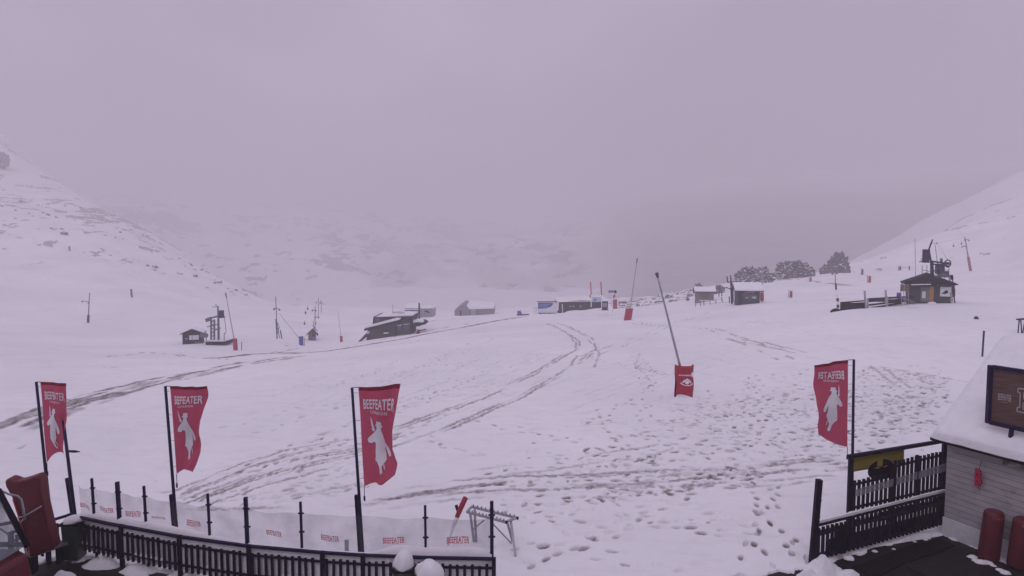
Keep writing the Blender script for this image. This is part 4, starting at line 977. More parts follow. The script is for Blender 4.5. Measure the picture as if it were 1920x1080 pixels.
r, front, panel, wo, rf = hut('ski_hut', 'grey hut under a deep pillow of snow, beside a pole with a red foot pad', 'hut', 1403, 569, 97, 3.4, 3.2, 2.2, .75, 'slate', 'black', -.22, .5, 'x', .34)
wn = panel('window', -.5, 1.35, .95, 1.65, 'glass', .05); panel('poster', .55, 1.15, .92, 1.22, 'banner', .08, wn); panel('poster', -.45, -.1, .95, 1.1, 'banner', .08, wn); panel('door', -1.5, -1.0, .05, 1.8, 'wood', .05)
panel('corner_board', 1.45, 1.68, .05, 2.1, 'wood', .06)
one(MB().mound(P(1404,545,97.5) + Vector((0,0,-.2)), 1.0, .9, 1.25, 3, 18, .25), 'roof_snow', M['snow'], 'tall heap of snow piled on the roof of the grey hut', 'snow heap')
# lift hut at the right
Yh = 67
r, front, panel, wo, rf = hut('lift_hut', 'dark lift hut with an ochre door post and a white poster', 'hut', 1741, 568, Yh, 3.95, 3.4, 2.30, .85, 'slate', 'black', -.52, .55, 'y', .0)
fascia = MB().add([front(x, z, o) for o in (.0, .50) for x, z in ((-2.1,1.95),(2.05,1.95),(2.5,2.15),(0,3.12),(-2.5,2.2))], [(4,3,2,1,0),(5,6,7,8,9),(0,1,6,5),(1,2,7,6),(2,3,8,7),(3,4,9,8),(4,0,5,9)]).build('fascia', M['black'], rf)
d_ = panel('door', -.75, .05, .10, 1.75, 'grey', .04); panel('notice', -.62, -.30, .55, 1.30, 'poster', .07, d_); panel('door_post', .05, .42, .08, 1.85, 'orange', .07)
po = panel('poster', 1.0, 1.95, .80, 1.85, 'poster', .07); MB().add([front(*q, .075) for q in ((1.05,1.12),(1.2,1.1),(1.45,1.08),(1.7,1.18),(1.72,1.38),(1.55,1.52),(1.42,1.42),(1.25,1.2))], [tuple(range(8))]).build('picture', M['black'], po)
panel('sill', 1.0, 1.98, .70, .79, 'black', .14); MB().bar(front(-1.7,2.03,.55), front(.1,2.12,.55), .09, .07).build('snow_ledge', M['snow'], r)
panel('base_board', -1.97, 1.97, -.1, .14, 'black', .09); MB().bar(front(.7,2.1,.58), front(.7,1.95,.58), .14, .1).build('lamp', M['greymetal'], r); MB().mound(front(.25,-.05,.6), .5, .35, .28, 6, 14).build('snow_step', M['snow'], r, True)

# ------------------------------------------------------------------ lift station machinery behind the right hut
Ys = 71
def at(px, py, d=0.0): return P(px, py, Ys + d)
root = thing('lift_station', 'dark drive tower of the ski lift with motor and bullwheel above the ochre-doored hut', 'ski lift', GY(1747, Ys))
g = root.location.copy()
MB().tube([g + Vector((0,0,-.3)), at(1748,520), at(1747,489)], [.20,.19,.17], 10).build('column', M['pole'], root, True)
MB().tube([at(1746,493), at(1743,476), at(1742,467), at(1745,458), at(1749,449)], [.10,.09,.085,.08,.07], 8).build('mast', M['pole'], root, True)
MB().box((at(1736,480).x, Ys, at(1736,480).z), (.50,.6,1.55)).build('motor_cabinet', M['pole'], root, bevel=.04)
MB().bar(at(1728.5,491), at(1745,491.5), .12, .9).build('walkway', M['pole'], root)
MB().tube([at(1745,489.5,-.2), at(1780,495,-.2)], .10, 8).build('beam', M['pole'], root); MB().tube([at(1748,495,-.2), at(1780,499,-.2)], .08, 8).build('beam', M['pole'], root); MB().tube([at(1748,507,-.2), at(1779,512,-.2)], .07, 8).build('beam', M['pole'], root)
wc = at(1777,494,-.35); whl = MB()
def tor(mb, c, R0, r0, n=28, m=8):
    return mb.grid(lambda u, v: c + Vector(((R0 + r0*math.cos(2*math.pi*v)) * math.cos(2*math.pi*u) * .85, r0 * math.sin(2*math.pi*v), (R0 + r0*math.cos(2*math.pi*v)) * math.sin(2*math.pi*u))), n, m)
tor(whl, wc, .40, .07); bw_ = whl.build('bullwheel', M['pole'], root, True); MB().tube([wc + Vector((0,-.12,0)), wc + Vector((0,.25,0))], .16, 10).build('hub', M['pole'], bw_)
MB().box(at(1762,504,.1), (.75,.6,1.15)).build('gearbox', M['pole'], root, bevel=.05); MB().box(at(1768,514,.1), (.9,.7,.75)).build('gearbox', M['greymetal'], root, bevel=.05); MB().box(at(1765,488,0), (.18,.2,.45)).build('sensor', M['greymetal'], root)
rl = MB()
for x in (1729,1738): rl.tube([at(x,497), at(x,518)], .035, 6)
rl.tube([at(1729,506), at(1744,509)], .03, 6); rl.tube([at(1727,484), at(1727,491)], .03, 6)
for x in (1755,1763,1771,1779): rl.tube([at(x,499,-.3), at(x+.5,523,-.3)], .03, 6)
rl.tube([at(1752,503,-.3), at(1780,507,-.3)], .025, 6); rl.build('guard_rail', M['greymetal'], root)
MB().bar(g + Vector((2.0,-.5,-.2)), at(1780,515), .16, .16).build('rear_post', M['steel'], root)
one(MB().tube([GY(1716.5,70) + Vector((0,0,-.1)), P(1715.5,447,70)], .032, 6), 'antenna_mast', M['steel'], 'thin tall antenna mast rising left of the lift drive tower', 'mast')
# deck, fences, signs and stakes left of the right hut
Yd = 63.5
def dk(px, py, d=0.0): return P(px, py, Yd + d)
root = thing('deck_fence', 'dark slatted fence running from the striped marker to the lift hut', 'fence', GY(1600, Yd))
sl = MB()
for i in range(6): sl.bar(dk(1575.5,567.5+i*3.1), dk(1622,563.8+i*3.9), .135, .05)
sl.build('slat_panel', M['black'], root)
MB().pbox(1576,567.5,1622,584.5,Yd+.06,.03).build('backing', M['wood'], root)
for i, (a, b) in enumerate((((1627,561),(1712,556)),((1627,566),(1712,559)),((1627,572),(1708,563)),((1627,579),(1690,568)))): MB().bar(dk(*a,1), dk(*b,3.5), .20 if i != 1 else .12, .06).build('rail', M['black'], root)
for x0, y0, x1, y1, w_ in ((1621,545,1624,586,.14),(1660.5,544,1662,575,.13),(1627,560,1627,585,.12),(1664,556,1664,573,.1)): MB().bar(dk(x1,y1,-.15), dk(x0,y0,-.15), w_, w_).build('post', M['steel'], root)
MB().pbox(1640,563,1708,566,Yd+3,1.5).build('platform', M['wood'], root); 
st_ = MB()
for i in range(4): st_.bar(dk(1699+i*4.2,562.5+i*2.2,-1), dk(1707+i*4.2,561.8+i*2.2,-1), .05, .30)
st_.build('step', M['grey'], root); MB().bar(dk(1698,560.5,-1.1), dk(1714,570.5,-1.1), .06, .10).build('stringer', M['grey'], root)
root = thing('striped_marker', 'red and white striped marker post at the end of the slatted fence', 'marker', GY(1570.5, Yd))
for i, (y0, y1) in enumerate(((583,577),(577,571),(571,565),(565,559),(559,552))): MB().tube([dk(1571.5 - .25*i, y0), dk(1571.2 - .25*i, y1)], .13 if i % 2 else .12, 8).build('band', M['red' if i % 2 else 'white'], root)
one(MB().mound(GY(1567,Yd) + Vector((0,0,-.1)), .55, .4, .45, 2, 14), 'tarpaulin_heap', M['black'], 'dark covered heap at the foot of the striped marker', 'heap')
for px, w_, lab in ((1692,.36,'brown information board on thin legs, nearer to the slatted fence'), (1700.5,.46,'brown information board on thin legs, nearer to the lift hut wall')):
    root = thing('information_board', lab, 'sign', GY(px, 66), 'brown boards by the lift hut')
    MB().pbox(px-w_*9, 533, px+w_*9, 546, 66, .06).build('panel', M['brown'], root, bevel=.02)
    for s in (-1, 1): MB().bar(P(px+s*2.5,546,66.03), GY(px+s*2.5,66.03) + Vector((0,0,-.1)), .05, .05).build('leg', M['steel'], root)
one(MB().pbox(1684.5,549,1690,560,66.2,.3), 'control_box', M['purple'], 'small dark blue cabinet left of the information boards', 'cabinet')
root = thing('folded_flag', 'rolled red and purple flag on a dark pole right of the lift hut', 'flag', GY(1788, 66.5))
MB().tube([GY(1789,66.5), P(1786.5,527,66.5), P(1784,517,66.5)], [.05,.05,.04], 8).build('pole', M['pole'], root); MB().tube([P(1788.6,557,66.4), P(1788,545,66.4), P(1787.2,531,66.4)], [.11,.16,.10], 10).build('cloth', M['red'], root, True); MB().tube([P(1785.6,524,66.4), P(1783.6,516,66.4)], [.12,.17], 8).build('lamp', M['pole'], root, True)
one(MB().tube([GY(1782,66), P(1781.5,548,66)], .06, 6), 'metal_stake', M['steel'], 'short metal stake between the lift hut and the rolled flag', 'stake')
one(MB().bar(GY(1845,40) + Vector((0,0,-.05)), P(1845,620,40), .075, .075), 'marker_post', M['pole'], 'lone slim dark post in the snow above the kiosk roof', 'post')
root = thing('trestle', 'dark metal trestle standing in snow at the right edge', 'trestle', GY(1914,48))
MB().bar(P(1908,599,48), P(1926,597.5,48), .10, .3).build('top', M['pole'], root)
for a, b in ((1911,1910),(1914,1917),(1922,1919),(1924,1926)): MB().bar(P(a,600,48), GY(b,48), .06, .06).build('leg', M['pole'], root)
root = thing('barrier_bar', 'thin dark bar and lump half buried above the marker post', 'bar', GY(1828,56)); MB().tube([P(1812,600,56), P(1832,601,56)], .035, 6).build('bar', M['pole'], root); MB().mound(GY(1830,54), .22, .2, .25, 3, 12).build('lump', M['pole'], root)

# ------------------------------------------------------------------ lift pylons
def pylon(label, bx, Y, top, arms, pad=None, r=.12, lattice=None, mat='greymetal', group='ski lift pylons'):
    b = GY(bx, Y); root = thing('lift_pylon', label, 'pylon', b, group); t = P(top[0], top[1], Y)
    MB().tube([b + Vector((0,0,-.4)), b + (t - b) * .5, t], [r, r*.85, r*.7], 8).build('mast', M[mat], root, True)
    for (x0, y0, x1, y1) in arms:
        a = MB().tube([P(x0,y0,Y-.1), P(x1,y1,Y-.1)], r*.5, 6).build('cross_arm', M[mat], root)
        for x, y in ((x0,y0),(x1,y1)):
            c = P(x, y, Y - .1); MB().tube([c + Vector((0,-.1,-.18)), c + Vector((0,.1,-.18))], .17, 10).build('sheave', M[mat], a)
    if pad:
        p = b + (t - b) * pad[0]; q = b + (t - b) * pad[1]; MB().tube([p, q], r*2.0, 12).build('foot_pad', M[pad[2]], root, True)
    if lattice:
        for (x0, y0, x1, y1) in lattice: MB().bar(P(x0,y0,Y-.3), P(x1,y1,Y-.3), .10, .10).build('brace', M[mat], root)
    return root
pylon('grey lift pylon with a crooked arm and dark foot, alone on the left slope', 165, 140, (168,549), [(154,564,166,566)], (0,.25,'wood'), .13)
pylon('slim lift pylon with queued drag hangers, left of the blue lance', 519, 112, (517,556), [(514,578,524,579)], None, .10, [(517,600,519,634),(519,604,524,634),(516,598,523,611),(524,612,520,626),(526,618,529,635),(528,635,525,620)])
pylon('lift pylon rising directly behind the tiny brown hut', 590, 130, (591,574), [(586,581,592,581),(591,594,597,594)], None, .10, [(587,601,590,634),(593,604,588,620),(586,610,596,622)])
pylon('faint pair mast up the hill behind the tiny hut, nearer the hut', 597, 190, (597,559), [(593,566,601,566)], None, .11)
pylon('faint far mast on the crest right of the other hill masts', 602.5, 215, (602.5,562), [(599,569,606,569)], None, .11)
pylon('white lift pylon with a red foot pad rising behind the snow laden hut', 1428, 101, (1428,506), [(1414,522,1429,518),(1420,514,1434,514)], (.03,.28,'redpad'), .15, None, 'steel')
pylon('slim grey pylon standing between the rock outcrop and the striped marker', 1566, 122, (1565,505), [(1561,512,1569,511)], (0,.3,'wood'), .09)
pylon('leaning lift pylon with a red foot pad high on the right slope', 1816, 170, (1809,444), [(1804,462,1811,461),(1809,449,1817,450)], (0,.42,'redpad'), .17)
pylon('small distant lift pylon highest on the right slope', 1795, 230, (1795,429), [(1787,437,1799,449)], None, .13)
pylon('thin forked lift pylon seen just above the drive tower', 1756, 150, (1753,457), [(1746,456,1757,455)], (0,.3,'wood'), .09)
for (px, py, Y, lab) in ((1785,437,228,'dark drag hanger hanging left of the highest pylon'), (1788,459,200,'dark drag hanger low on the cable of the right slope'), (1803,455,180,'dark drag hanger just left of the leaning pylon'), (573,585,150,'dark drag hanger upper left of the tiny brown hut'), (571,605,140,'dark drag hanger lower left of the tiny brown hut'), (577,577,165,'dark drag hanger uppermost by the tiny hut')):
    root = thing('drag_hanger', lab, 'lift hanger', P(px, py + 4, Y), 'drag lift hangers')
    MB().tube([P(px,py-4,Y), P(px,py+1,Y)], .05, 6).build('rod', M['greymetal'], root); MB().tube([P(px,py,Y), P(px-.3,py+4,Y)], [.20,.16], 8).build('spring_box', M['pole'], root)
for pts_, lab in (([(1777,487,70.6),(1757,456,149.6),(1809,445,169.6),(1795,430,229.6),(1760,415,330)], 'thin lift cable climbing the right slope'), ([(591,575,129.6),(597,560,189.6),(602,562,214.6),(606,566,262)], 'thin lift cable over the tiny brown hut')):
    one(MB().tube([P(*q) for q in pts_], .022, 5), 'lift_cable', M['greymetal'], lab, 'cable')
# left lift station
Yl = 98
def al(px, py, d=0.0): return P(px, py, Yl + d)
root = thing('lift_station', 'lattice lift drive station on a dark snowy platform beside a dark hut', 'ski lift', GY(403, Yl))
MB().pbox(385,640.5,422,647,Yl-1.2,3.2).build('platform', M['black'], root, bevel=.05)
sn = MB().pbox(386,639,421,640.7,Yl-1.1,3.0); sn.build('snow_cover', M['snow'], root, bevel=.04)
MB().tube([al(410,641), al(409.5,600), al(408.5,574)], [.20,.17,.12], 8).build('column', M['greymetal'], root, True)
for x in (396,402): MB().bar(al(x,641,.2), al(x,600,.2), .22, .2).build('strut', M['greymetal'], root)
lt = MB()
for i in range(6): lt.bar(al(396,640-i*7,.15), al(402,634-i*7,.15), .10, .08)
lt.build('lattice', M['greymetal'], root)
MB().bar(al(387,599,-.2), al(411,592,-.2), .26, .2).build('beam', M['greymetal'], root); MB().bar(al(386,601,-.2), al(396,597,-.2), .55, .3).build('beam_end', M['greymetal'], root); MB().bar(al(388,613,0), al(410,608,0), .14, .15).build('beam', M['greymetal'], root); MB().bar(al(402,619,0), al(413,615,0), .2, .2).build('beam', material('faded_magenta_paint', (.18,.05,.12), .6), root)
MB().box(al(415,589), (.62,.6,1.2)).build('motor_cabinet', M['pole'], root, bevel=.03); MB().bar(al(409,593.5), al(421,594.5), .18, .5).build('walkway', M['pole'], root); MB().bar(al(397,575.5), al(410,575), .09, .09).build('top_arm', M['greymetal'], root); MB().bar(al(404,570), al(409,578), .07, .07).build('top_arm', M['greymetal'], root)
for x in (387,420.5): MB().bar(al(x,641,-1), al(x,624,-1), .09, .09).build('rail_post', M['greymetal'], root)
MB().tube([al(421,596,-.5), al(424,622,-.5), al(422,626,-.5)], .05, 6).build('hose', M['greymetal'], root)
pg = MB()
for px, d0 in ((378.5,98.5),(386,97.0)):
    c = P(px, 629, d0); one(MB().tube([c + Vector((0,-.05,0)), c + Vector((0,.05,0))], .38, 16), 'round_sign', M['greymetal'], 'round grey sign disc between hut and left lift station' if px < 380 else 'round dark sign disc at the platform edge of the left station', 'sign')
    q = GY(px, d0 + .1); MB().tube([q, Vector((q.x, q.y, c.z + .3))], .04, 6).build('post', M['greymetal'], [o for o in bpy.data.objects if o.name.startswith('round_sign')][-1])

# ------------------------------------------------------------------ lodge and buildings in the middle distance
Yg = 110
def lg(px, py, d=0.0): return P(px, py, Yg + d)
def slab(mb, poly, d0, depth): return mb.prism([lg(x, y, d0) for x, y in poly], (0, depth, 0))
root = thing('lodge', 'grey and brown lodge with a long snowy lean-to roof and a reddish railing', 'building', GY(735, Yg))
slab(MB(), [(686,641),(714,637),(714,609),(690,618)], .0, 7).build('brown_wall', M['lodgebrown'], root)
slab(MB(), [(714,637.5),(769,631),(769,600),(714,609)], -.03, 7).build('wall', M['slate'], root)
for x in (695, 703): slab(MB(), [(x,631),(x+4,630.5),(x+4,623),(x,624)], -.06, .1).build('window', M['glass'], root)
slab(MB(), [(739.5,634),(744.5,633.4),(744.5,613),(739.5,614)], -.09, .1).build('door', M['black'], root)
slab(MB(), [(745,611),(753.5,610),(753.5,608.6),(745,609.6)], -.16, .1).build('window_hood', M['white'], root); slab(MB(), [(756,609),(768,608),(768,606.8),(756,607.8)], -.16, .1).build('window_hood', M['white'], root)
for k, (x, w, h) in enumerate(((718,5,3),(729,4,2.4),(748,6,2.6),(760,5,3.2))): slab(MB(), [(x,637-k*1.6),(x+w,636.6-k*1.6),(x+w,636.6-k*1.6-h),(x,637-k*1.6-h)], -.9, .6).build('stacked_crate', M['wood' if k % 2 else 'brown'], root)
slab(MB(), [(682.5,617),(770,597.5),(770,600.5),(683,620.5)], -.9, 9).build('roof', M['black'], root)
slab(MB(), [(684,615.6),(748,599.8),(746,598.6),(740,598.2),(684,613)], -.7, 6).build('roof_snow', M['snow'], root)
slab(MB(), [(746,618),(752.5,617),(752.5,609.5),(746,610.5)], -.10, .06).build('window', M['glass'], root)
slab(MB(), [(757,619),(767,618),(767,608.5),(757,609.5)], -.10, .06).build('window', M['glass'], root)
slab(MB(), [(720,622),(736,621),(736,617),(720,618)], -.10, .06).build('sign_board', M['wood'], root)
slab(MB(), [(770,617),(773,616),(773,594),(769,596)], -.2, 6).build('corner_post', M['wood'], root)
slab(MB(), [(698.5,607),(735,601),(770,598),(772,592.5),(700,594)], 1.8, 7).build('upper_storey', M['black'], root)
slab(MB(), [(700,594.2),(773,592.6),(772,591),(733,590),(728,593)], 1.7, 7).build('upper_snow', M['snow'], root)
slab(MB(), [(704,604),(712,603.4),(712,596.5),(704,597)], 1.65, .2).build('upper_window', M['glass'], root)
slab(MB(), [(736,592),(758,591.5),(758,586),(754,584),(736,584.5)], 4, .06).build('balustrade', M['film'], root)
for x in (736.5, 747, 758): MB().bar(lg(x,592,3.9), lg(x,570 if x == 736.5 else 583,3.9), .09, .09).build('balcony_post', M['steel'], root)
slab(MB(), [(671.5,642.5),(675,641),(690,629),(688,627),(672,640)], -1.2, 1.6).build('stair', M['black'], root)
slab(MB(), [(672.5,640),(688,627),(687.5,624),(684,627)], -1.3, .08).build('stair_rail', M['greymetal'], root)
slab(MB(), [(688,621.5),(694,620.5),(691,627),(687,626)], -.3, 1.2).build('eaves_snow', M['snow'], root)
root = thing('annexe', 'dark wall with snow clumps jutting from the right end of the lodge', 'wall', GY(788, Yg + 1))
slab(MB(), [(771,615),(798,608),(799,605),(793,602),(771,604)], 1, 3).build('wall', M['black'], root)
mm = MB()
for x, y in ((776,604),(781,603),(786,602.5),(791,603)):
    MB().mound(lg(x, y + 1, 1.2), .45, .6, .55, x, 12, .3).build('snow_clump', M['snow'], root, True)
root = thing('railing', 'rusty reddish railing at the foot of the lodge wall', 'railing', GY(745, Yg - 1.5))
MB().bar(lg(739,630.5,-1.5), lg(757,626.5,-1.5), .16, .06).build('rail', material('rust_red_paint', (.22,.07,.05), .7), root); MB().bar(lg(715,637,-1.5), lg(762,631.5,-1.5), .22, .1).build('kerb_board', M['black'], root)
for x, y in ((716,634),(740,632),(757,630)): MB().bar(lg(x,y+3,-1.5), lg(x,y-3,-1.5), .07, .07).build('post', M['brown'], root)
root = thing('snow_table', 'snow covered table standing before the grey lodge wall', 'table', GY(724, Yg - 1)); MB().bar(lg(720,624.5,-1), lg(728,624,-1), .12, .8).build('top', M['snow'], root); MB().bar(lg(724,625,-1), lg(724,636,-1), .14, .14).build('leg', M['black'], root)
c = lg(784.5,624,-3); root = thing('round_disc_sign', 'red oval padded sign at the edge of the bank right of the lodge', 'sign', GY(784, Yg - 3))
MB().tube([c + Vector((0,-.1,-.6)), c + Vector((0,-.1,-.25)), c + Vector((0,-.1,.25)), c + Vector((0,-.1,.62))], [.18,.30,.32,.16], 12).build('pad', M['red'], root, True); MB().bar(lg(786,620,-2.8), lg(799,617.5,-2.8), .16, .12).build('arm', M['pole'], root)
MB().tube([GY(784.5, Yg-2.9), c], .05, 6).build('post', M['pole'], root)
one(MB().tube([GY(786,125), P(786,568,125)], .17, 8), 'dark_post', M['pole'], 'thick dark blue post before the white roofed building', 'post')
Yw = 142
def wq(px, py, d=0.0): return P(px, py, Yw + d)
root = thing('house', 'pale house under a flat snow white roof behind the lodge', 'building', GY(784, Yw))
MB().pbox(759,578,786,597,Yw,6).build('wall', M['greybarn'], root); MB().pbox(786.5,578,811,595,Yw+.5,6).build('side_wall', M['steel'], root)
MB().prism([wq(759,580.5,-.4), wq(787,580.5,-.4), wq(784,572.5,2), wq(760,572.5,2)], (0,5,.15)).build('roof', M['snow'], root); MB().pbox(787,576.5,813,578.5,Yw,6).build('side_roof', M['snow'], root)
MB().pbox(768,582,779,593,Yw-.06,.04).build('window', M['purple'], root); MB().prism([wq(795,583,.4), wq(800,582.5,.4), wq(806,585.5,.4), wq(805,587,.4), wq(797,585,.4)], (0,.06,0)).build('sign', M['black'], root)
root = thing('barn', 'large grey sheet clad barn with a gabled end, alone on the far snow', 'building', GY(889, 178))
bq = lambda px, py, d=0.0: P(px, py, 178 + d)
MB().prism([bq(852.5,593), bq(879,592.5), bq(879,579), bq(873,573), bq(867,571), bq(860,575), bq(852.5,581.5)], (0,16,0)).build('gable_end', M['greybarn'], root)
MB().prism([bq(879,592.5,.05), bq(926,591.5,3), bq(926,577.5,3), bq(879,579.5,.05)], (0,14,0)).build('wall', M['greybarn'], root)
MB().prism([bq(875,573), bq(925,576,3), bq(926.5,578.5,2.5), bq(879.5,579.8,-.3)], (0,12,.5)).build('roof', M['snow'], root)
MB().pbox(883,580,892,591,177.8,.1).build('door', M['steel'], root)
one(MB().bar(GY(863.5,150), P(863.5,582,150), .35, .35), 'dark_stump', M['pole'], 'short dark post before the grey barn', 'post')
root = thing('blue_bag', 'small blue padded cone on the far track right of the barn', 'marker', GY(974,148)); MB().tube([GY(974,148), P(974,588,148), P(972.5,583,148)], [.72,.6,.3], 10).build('padding', M['blue'], root, True); MB().bar(P(970,583,148.2), P(978,582.5,148.2), .12, .1).build('top_bar', M['greymetal'], root)
one(MB().bar(GY(984,147) + Vector((-1.2,0,.15)), GY(992,147) + Vector((0,0,.2)), .35, .5), 'timber_stack', M['greymetal'], 'low dark timber lying right of the small blue cone', 'timber')
root = thing('advertising_board', 'big white board with a blue swoosh on short legs beside the long dark chalet', 'sign', GY(1026,138)); aq = lambda px, py, d=0.0: P(px, py, 138 + d)
pn = MB().pbox(1008.5,566.5,1044.5,588,138,.15).build('panel', M['poster'], root)
MB().add([aq(*q, -.02) for q in ((1009,568),(1037,568),(1036,572),(1032,575.5),(1024,578),(1009,579))], [tuple(range(6))]).build('blue_swoosh', M['bannerblue'], pn)
lt = MB()
for y in (571.3, 574.2): lt.bar(aq(1011.5,y,-.04), aq(1030 if y < 572 else 1025,y-.2,-.04), .10, .01)
lt.build('text_lines', M['banner'], pn); MB().pbox(1009,586.5,1044,588.3,137.9,.1).build('blue_stripe', M['bannerblue'], pn); MB().pbox(1007,565,1045,566.6,137.8,.5).build('top_board', M['greymetal'], root)
for x in (1014,1021,1031,1039): MB().bar(aq(x,588,.1), aq(x,592,.1), .14, .14).build('leg', M['pole'], root)
fn = thing('rail_fence', 'faint pale rail fence left of the big white board', 'fence', GY(1003,140))
for x in (1001,1003.5,1006): MB().bar(P(x,576,140), GY(x,140), .06, .06).build('post', M['steel'], fn)
MB().bar(P(1000,577.5,140), P(1008,577.5,140), .06, .06).build('rail', M['steel'], fn)
root = thing('chalet', 'long low dark chalet with a snowy roof edge in the middle distance', 'building', GY(1090,141)); cq = lambda px, py, d=0.0: P(px, py, 141 + d)
MB().prism([cq(1047,588), cq(1062,587), cq(1090,582), cq(1140,577), cq(1140,564), cq(1090,563.5), cq(1046,566)], (0,9,0)).build('wall', M['black'], root)
MB().prism([cq(1045,566.5,-.5), cq(1142,564.5,-.5), cq(1139,560.5,1), cq(1090,561.2,1), cq(1049,563.5,1)], (0,9,.1)).build('roof', M['snow'], root)
MB().prism([cq(1045,589.5,-.6), cq(1062,587.5,-.6), cq(1060,580,-.6), cq(1055,578,-.6), cq(1046,582,-.6)], (0,.5,0)).build('porch', M['pole'], root)
MB().prism([cq(1043.5,582,-.9), cq(1046,564,-.9), cq(1048,564,-.9), cq(1047,583,-.9)], (0,.4,0)).build('white_post', M['snow'], root); MB().bar(cq(1055,588,-.8), cq(1054,570,-.8), .2, .2).build('white_post', M['white'], root)
for x in (1068,1074,1087): MB().pbox(x,573,x+3,576,140.9,.06).build('window', M['steel'], root)
one(MB().mound(P(1083,588,139), 2.6, 1.2, .75, 8, 20, .4), 'snow_bank', M['snow'], 'snow bank ploughed against the long dark chalet', 'snow bank')
# start gate
root = thing('start_banner', 'pale blue start banner slung between two white posts with red tops', 'banner', GY(1118,135)); sq = lambda px, py, d=0.0: P(px, py, 135 + d)
for px, y0, yb in ((1108.5,528.5,574),(1128,528.5,577)):
    MB().tube([sq(px,yb+2), sq(px,553)], .10, 8).build('post', M['white'], root); MB().tube([sq(px,553), sq(px-1.3,y0)], [.12,.15], 8).build('red_top', material('signal_red', (.45,.04,.04), .6), root)
bn = MB().grid(lambda u, v: sq(1110.5 + 17.5*u, 556.5 + 9.5*v + .6*math.sin(math.pi*u), -.1 + .08*math.sin(8*u)), 12, 4).build('cloth', M['banner'], root, True, solid=.02)
MB().pbox(1114,561,1118,563.5,134.7,.05).build('mark', M['bannerblue'], bn); MB().tube([sq(1106,553), sq(1107,558)], .15, 6).build('lamp', M['orange'], root)
root = thing('signpost', 'white signpost with purple finger board, dark disc and red cloth', 'sign', GY(1148,117)); tq = lambda px, py, d=0.0: P(px, py, 117 + d)
MB().tube([GY(1148,117), tq(1148.5,546)], .085, 8).build('post', M['white'], root); MB().pbox(1141,544.5,1150,549,116.9,.06).build('finger_board', M['purple'], root)
MB().tube([tq(1153.5,547,-.1), tq(1153.5,547,.05)], .30, 14).build('disc', M['black'], root); MB().prism([tq(1146,553), tq(1150.5,554), tq(1153.5,550.5), tq(1154,557), tq(1150,560)], (0,.1,0)).build('warning_board', M['orange'], root)
MB().grid(lambda u, v: tq(1149.5 + 7.5*u, 562 + 17*v - 1.5*u*(1-v), -.1 + .1*math.sin(6*u + 2*v)), 8, 8).build('red_cloth', M['redflag'], root, True, solid=.02)
# people-free clutter by the chalet end, snow poles
one(MB().pbox(1131,569,1138,578,120,.5), 'equipment_cover', M['steel'], 'pale covered box on the snow by the signpost', 'box')
root = thing('snow_scooter', 'small dark snow scooter parked beside the start banner', 'vehicle', GY(1134,119)); MB().prism([P(1128.5,580.5,119), P(1139,580.5,119), P(1140,577.5,119), P(1136,576,119), P(1130,577,119)], (0,.5,0)).build('body', M['black'], root, bevel=.05); MB().bar(P(1127.5,581.5,118.9), P(1141,581,118.9), .12, .4).build('ski', M['black'], root)
# lift gear between the two huts by the rocks
Yt = 104
root = thing('lift_station', 'dark lift mast with cross arms between the two huts by the rocks', 'ski lift', GY(1371,Yt)); uq = lambda px, py, d=0.0: P(px, py, Yt + d)
MB().tube([GY(1371.5,Yt), uq(1371,540), uq(1370,516)], [.17,.15,.10], 8).build('mast', M['pole'], root, True)
for a, b in (((1361,539),(1371,542)),((1364,529),(1382,528)),((1363,518),(1364,529))): MB().bar(uq(*a), uq(*b), .16, .14).build('cross_arm', M['pole'], root)
MB().box(uq(1375,536), (.45,.4,.9)).build('motor_cabinet', M['pole'], root, bevel=.03); MB().bar(uq(1374.5,567), uq(1374,540), .18, .18).build('strut', M['pole'], root); MB().bar(uq(1367.5,568), uq(1367.5,556), .14, .14).build('strut', M['pole'], root)
MB().box(uq(1382,530,.5), (.7,.3,.4)).build('control_cabinet', M['brown'], root)
root = thing('rail_fence', 'low rail fence in front of the two huts by the rocks', 'fence', GY(1335,112))
for x in (1304,1313,1319.5,1331,1342,1354): MB().bar(GY(x,112), P(x,563.5 - (x-1304)*.04,112), .10, .08).build('post', M['greymetal'], root)
MB().bar(P(1302,571,112), P(1370,566,112), .05, .05).build('rail', M['steel'], root); MB().bar(P(1302,566,112), P(1340,563.5,112), .06, .05).build('rail', M['steel'], root)
for px, y0, y1 in ((1348,545,556),(1353.5,544,555),(1353.5,557,567)): one(MB().tube([P(px,y1,118), P(px,y0,118)], .10, 6), 'drag_bar', M['greymetal'], {1348:'dark drag bar hanging nearer the plain grey hut'}.get(px, 'dark drag bar hanging above the rail fence, nearer the lift mast' if y0 < 550 else 'dark upright bar standing at the rail fence'), 'bar')
# padded posts over the right slope
for px, py, Y, w_, h_, lab in ((1482,558,110,.42,1.2,'small red and dark padded post on the slope above the snow laden hut'), (1518,528,150,.40,1.0,'small dark red padded post beside the middle rock outcrop'), (1628,530,140,.55,1.5,'red padded post with a thin stake on the right slope'), (1614,515,170,.45,1.7,'dark slim padded post near the ridge of the right slope'), (1427.5,562,96,.01,.01,'')):
    if not lab: continue
    g = GY(px, Y); root = thing('padded_post', lab, 'padded post', g, 'padded posts on the right slope')
    MB().tube([g + Vector((0,0,-.05)), g + Vector((0,0,h_*.5)), g + Vector((0,0,h_))], [w_*.5,w_*.55,w_*.45], 12).build('padding', M['redpad'] if px != 1614 else M['pole'], root, True)
    MB().bar(g + Vector((-w_*.9,.05,-.05)), g + Vector((-w_*.9,.05,h_*1.15)), .09, .09).build('stake', M['greymetal'], root)
root = thing('hurdle', 'low hurdle of two dark posts and a bar high on the right slope', 'hurdle', GY(1690,160)); 
